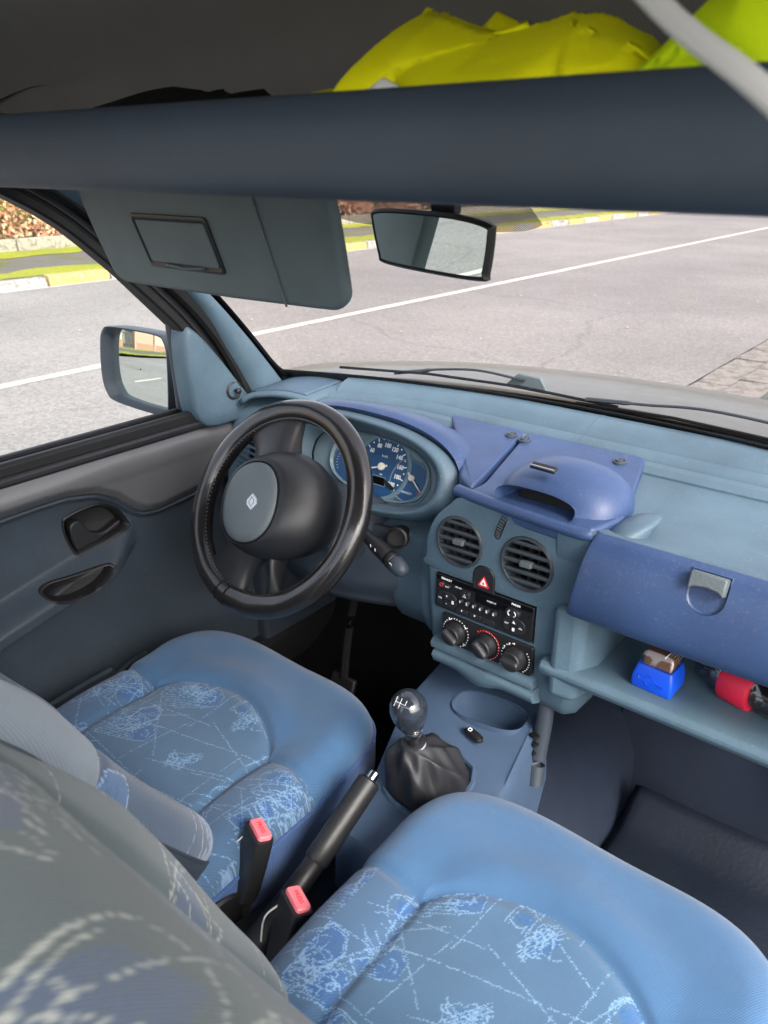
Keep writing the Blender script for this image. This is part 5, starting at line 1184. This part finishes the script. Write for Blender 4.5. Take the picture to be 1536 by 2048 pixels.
# ================================================================ centre console, levers
con = thing('centre_console', 'low blue grey centre console between the seats with a cup recess', 'console', (.01, .8, .42))
cp = rnd([(-.150, 1.02), (-.128, .86), (-.072, .70), (-.055, .60), (.070, .60), (.108, .70), (.112, .80), (.062, 1.02)], .02)
def czt(y): return .655 + .035 * ss(y, .64, .9)
crings = []
for k, d in ((1.30, -.25), (1.12, -.12), (1.03, -.03), (1.0, -.010), (.975, -.002), (.93, .0)):
    crings.append([(.005 + (x - .005) * k, .80 + (y - .80) * (k if k < 1.05 else 1.03), (czt(y) + d) if k < 1.2 else .42) for x, y in cp])
cbody = mesh('console_body', loft(crings), M['console'], con, smooth=60)
cut(cbody, loft([[(.0 + x * k, .925 + y * k, z) for x, y in ell(.066, .040, 32, 0, 0, .15, 2.8)] for k, z in ((.86, .635), (1.0, .72))]))
mesh('cup_liner', loft([[(.0 + x * k, .925 + y * k, z) for x, y in ell(.066, .040, 32, 0, 0, .15, 2.8)] for k, z in ((.975, .6905), (.90, .65), (.86, .637), (.05, .637))], True, False), M['console'], con, smooth=60)
swF = Fr((.012, .858, czt(.858) + .001), (1, -.25, 0), (.25, 1, .1))
mesh('window_switch', loft([[swF(x * k, y * k, z) for x, y in rrect(.034, .013, .0062, 6)] for k, z in ((1.1, -.004), (1.1, .001), (1.0, .002), (.95, .0), (.9, .004), (.7, .005))]), M['black'], con, smooth=40)
mesh('switch_mark', tube([swF(-.008 + .003 * math.cos(t), .003 * math.sin(t), .0052) for t in lsp(0, 2 * math.pi, 13)[:-1]], .0008, 5, True), M['grey_print'], con)
mesh('brake_tunnel', loft([[(-.045 + x, y, z + dz) for x, dz in ((-.060, -.14), (-.058, -.03), (-.045, -.005), (0, .0), (.045, -.005), (.06, -.03), (.065, -.14))] for y, z in ((.18, .56), (.30, .58), (.42, .60), (.50, .585), (.56, .54), (.62, .52), (.68, .50))]), M['black_soft'], con, smooth=60)
gl_ = thing('gear_lever', 'gear lever with a glossy egg shaped knob and creased leather gaiter', 'gear lever', (.0, .74, .66))
bc = Vector((.004, .748, .664)); tp = Vector((0, .714, .762)); br = []
bo = rnd([(-.052, -.056), (.050, -.066), (.062, .0), (.050, .060), (-.030, .064), (-.056, .02)], .03)
nb = 96
def bpt(i, t):
    a = 2 * math.pi * i / nb
    m = len(bo); f = i * m / nb; p0 = Vector(bo[int(f) % m]); p1 = Vector(bo[(int(f) + 1) % m]); b2 = p0.lerp(p1, f - int(f)); ang_ = math.atan2(b2.y, b2.x)
    top_ = Vector((math.cos(ang_), math.sin(ang_))) * .0175
    s = t ** .8
    q = b2.lerp(top_, s * .55 + .45 * s * s)
    fold = (.20 * math.sin(5 * ang_ + 3.2 * t) + .13 * math.sin(9 * ang_ - 5 * t + 1) + .10 * abs(math.sin(3.5 * ang_ + 2 * t))) * math.sin(math.pi * min(1, t * 1.05)) ** .8
    q = q * (1 + fold * .55 + .04 * math.sin(math.pi * t))
    z = (bc.z + (tp.z - bc.z) * (t ** .85)) + .012 * math.sin(math.pi * t) + .006 * math.sin(6 * ang_ + 7 * t) * math.sin(math.pi * t)
    c = bc.lerp(tp, t)
    return (c.x + q.x, c.y + q.y, z)
mesh('gaiter', loft([[bpt(i, t) for i in range(nb)] for t in lsp(0, 1, 34)]), M['boot'], gl_, smooth=180)
mesh('gaiter_frame', tube([(bc.x + x * 1.03, bc.y + y * 1.03, czt(bc.y + y) + .001) for x, y in bo], .0045, 6, True), M['console'], gl_)
ax_ = (Vector((.0, .698, .835)) - tp).normalized(); kn0 = tp
lF_ = Fr(kn0, (1, 0, 0), ax_.cross(Vector((1, 0, 0))) * 1)
lF_ = Fr(kn0, (1, 0, 0), (0, ax_.z, -ax_.y))
mesh('lever_shaft', lathe(lF_, [(.0165, -.012), (.0165, .002), (.0105, .004), (.0105, .020), (.0125, .021), (.0125, .027), (.011, .028)], 24), M['black'], gl_)
mesh('collar', [lathe(lF_, [(.0125, .022), (.0145, .0225), (.0145, .0265), (.0125, .027)], 28), lathe(lF_, [(.0165, -.003), (.0185, -.002), (.0185, .001), (.0165, .002)], 28)], M['chrome'], gl_)
M['knob'] = plastic('gloss_knob', lin(42, 48, 56), .13, 0, 0, .05, coat=.8)
knb = mesh('knob', lathe(lF_, [(.0115, .026), (.016, .034), (.0215, .046), (.0252, .058), (.0266, .070), (.0255, .080), (.0215, .0895), (.0150, .0955), (.007, .0982), (.0005, .0988)], 40), M['knob'], gl_, smooth=180)
gF_ = Fr(lF_(.000, -.0145, .0960), lF_.x, (lF_.y * .80 + lF_.z * .60))
gz = .0006
mesh('shift_pattern', [tube([gF_(x0, y0, gz - 14 * (x0 * x0 + y0 * y0)), gF_(x1, y1, gz - 14 * (x1 * x1 + y1 * y1))], .00032, 5) for x0, y0, x1, y1 in ((-.008, .007, -.008, -.007), (0, .007, 0, -.007), (.008, .007, .008, 0), (-.008, 0, .008, 0))], M['grey_print'], knb)
hb_ = thing('handbrake', 'handbrake lever with a grey grip and chrome button between the seats', 'handbrake', (-.04, .5, .6))
h1 = Vector((-.030, .655, .724)); h0 = Vector((-.040, .36, .555)); hd = (h1 - h0)
mesh('lever_sleeve', tube([h0 + hd * t for t in (0, .2, .4, .52, .60, .605)], [(.030, .030), (.026, .026), (.019, .019), (.0155, .0165), (.0145, .0155), (.0135, .0135)], 20), M['black'], hb_, smooth=50)
mesh('grip', tube([h0 + hd * t for t in (.60, .612, .7, .9, .975, .985)], [(.015, .016), (.0178, .019), (.0175, .0187), (.0176, .0185), (.0172, .018), (.0125, .013)], 20), M['black_soft'], hb_, smooth=50)
mesh('release_button', tube([h0 + hd * t for t in (.975, 1.005, 1.02, 1.026)], [.0078, .0078, .0072, .003], 16), M['chrome'], hb_, smooth=50)

# ================================================================ small things in the passenger shelf
cs = thing('plastic_case', 'small bright blue plastic case with a clear brown wrapped top on the passenger shelf', 'case', (.258, .945, .855))
cF_ = Fr((.257, .935, .8575), (.96, -.05, 0), (0, 1, .02))
def cx_(w, d, z, o=0): return [cF_(x, y + o, z) for x, y in rrect(w, d, .004, 3)]
mesh('case_body', loft([cx_(.056, .048, 0), cx_(.058, .050, .004), cx_(.057, .049, .018), cx_(.050, .043, .0335, .002), cx_(.048, .041, .035, .002)]), M['case_blue'], cs, smooth=40)
eF_ = Fr(cF_(-.001, -.0245, .017), cF_.x, (0, .22, 1))
mesh('moulded_emblem', tube([eF_(x, y, .0008) for x, y in ((-.019, .003), (-.014, .005), (-.007, .002), (-.003, .0065), (.003, .0055), (.006, .001), (.014, -.001), (.018, -.0045), (.010, -.005), (.003, -.007), (-.004, -.0065), (-.007, -.002), (-.015, -.0015))], .0008, 5, True), M['case_blue'], cs)
mesh('clear_top', loft([cx_(.0475, .040, .034, .002), cx_(.046, .040, .048, .006), cx_(.040, .034, .056, .009), cx_(.034, .026, .058, .010)]), M['clear'], cs, smooth=30)
M['toffee'] = plastic('brown_filling', lin(120, 86, 66), .25, 200, .6, .3, coat=.6)
mesh('brown_filling', loft([cx_(.042, .034, .034, .003), cx_(.041, .034, .046, .007), cx_(.034, .028, .053, .009)]), M['toffee'], cs, smooth=30)
for k in range(5): mesh('wrapper_crease', tube(spline([cF_(.008 + k * .004, -.008 + k * .002, .05), cF_(.013 + k * .003, .002 + k * .003, .056 - k * .001), cF_(.020, .010 + k * .003, .047)], 5), .0007, 5), M['satin'], cs)
bt = thing('wrapped_bottle', 'clear wrapped bottle with a wide red band lying on the passenger shelf', 'bottle', (.37, .965, .855))
ba, bb = Vector((.310, .985, .879)), Vector((.460, .945, .882)); bd = bb - ba
mesh('red_band', tube([ba + bd * t for t in (.17, .19, .42, .44)], [(.0285, .0285), (.0300, .0300), (.0300, .0300), (.0285, .0285)], 28), M['red'], bt, smooth=50)
mesh('band_fold', tube([ba + bd * .18 + Vector((0, -.014, .027)), ba + bd * .43 + Vector((0, -.014, .027))], .001, 5), M['red'], bt)
bn = []
for t in lsp(-.12, .95, 26): bn.append([ba + bd * t + Vector((0, math.cos(a), math.sin(a))) * (.0245 if .05 < t < .8 else .012 + .010 * max(0, 1 - abs(t - .4))) * (1 + .10 * math.sin(5 * a + 22 * t)) for a in lsp(0, 2 * math.pi, 21)[:-1]])
mesh('bottle_wrap', loft(bn), M['clear'], bt, smooth=25)
mesh('bottle_body', tube([ba + bd * t for t in (0.02, .06, .5, .78, .84, .95)], [.004, .019, .021, .020, .010, .010], 20), M['leather'], bt)
mesh('bottle_cap', tube([ba + bd * t for t in (.90, .91, 1.0, 1.01)], [.010, .014, .014, .010], 18), M['red'], bt, smooth=40)
for k in range(4): mesh('wrap_glint', tube(spline([ba + bd * (-.10 + .03 * k) + Vector((0, -.010, .012 - .004 * k)), ba + bd * (.06 + .01 * k) + Vector((0, -.016, .021 - .006 * k)), ba + bd * .15 + Vector((0, -.020, .014 - .006 * k))], 5), .0009, 5), M['satin'], bt)

# loose lint on the passenger cushion
o = mesh('lint', [tube([(x, y, z), (x + a, y + b, z + .002), (x + 2 * a + .003, y + b * 1.4, z + .001)], .00035, 4) for x, y, z, a, b in ((.18, .66, .7395, .003, .002), (.33, .68, .7395, .005, -.002), (.42, .63, .738, .003, .005), (.27, .61, .738, -.002, .005), (-.25, .70, .7065, .004, .003))], M['white'], smooth=0)
tag(o, 'tiny pale lint threads stuck to the blue seat cloth', 'lint', kind='stuff')
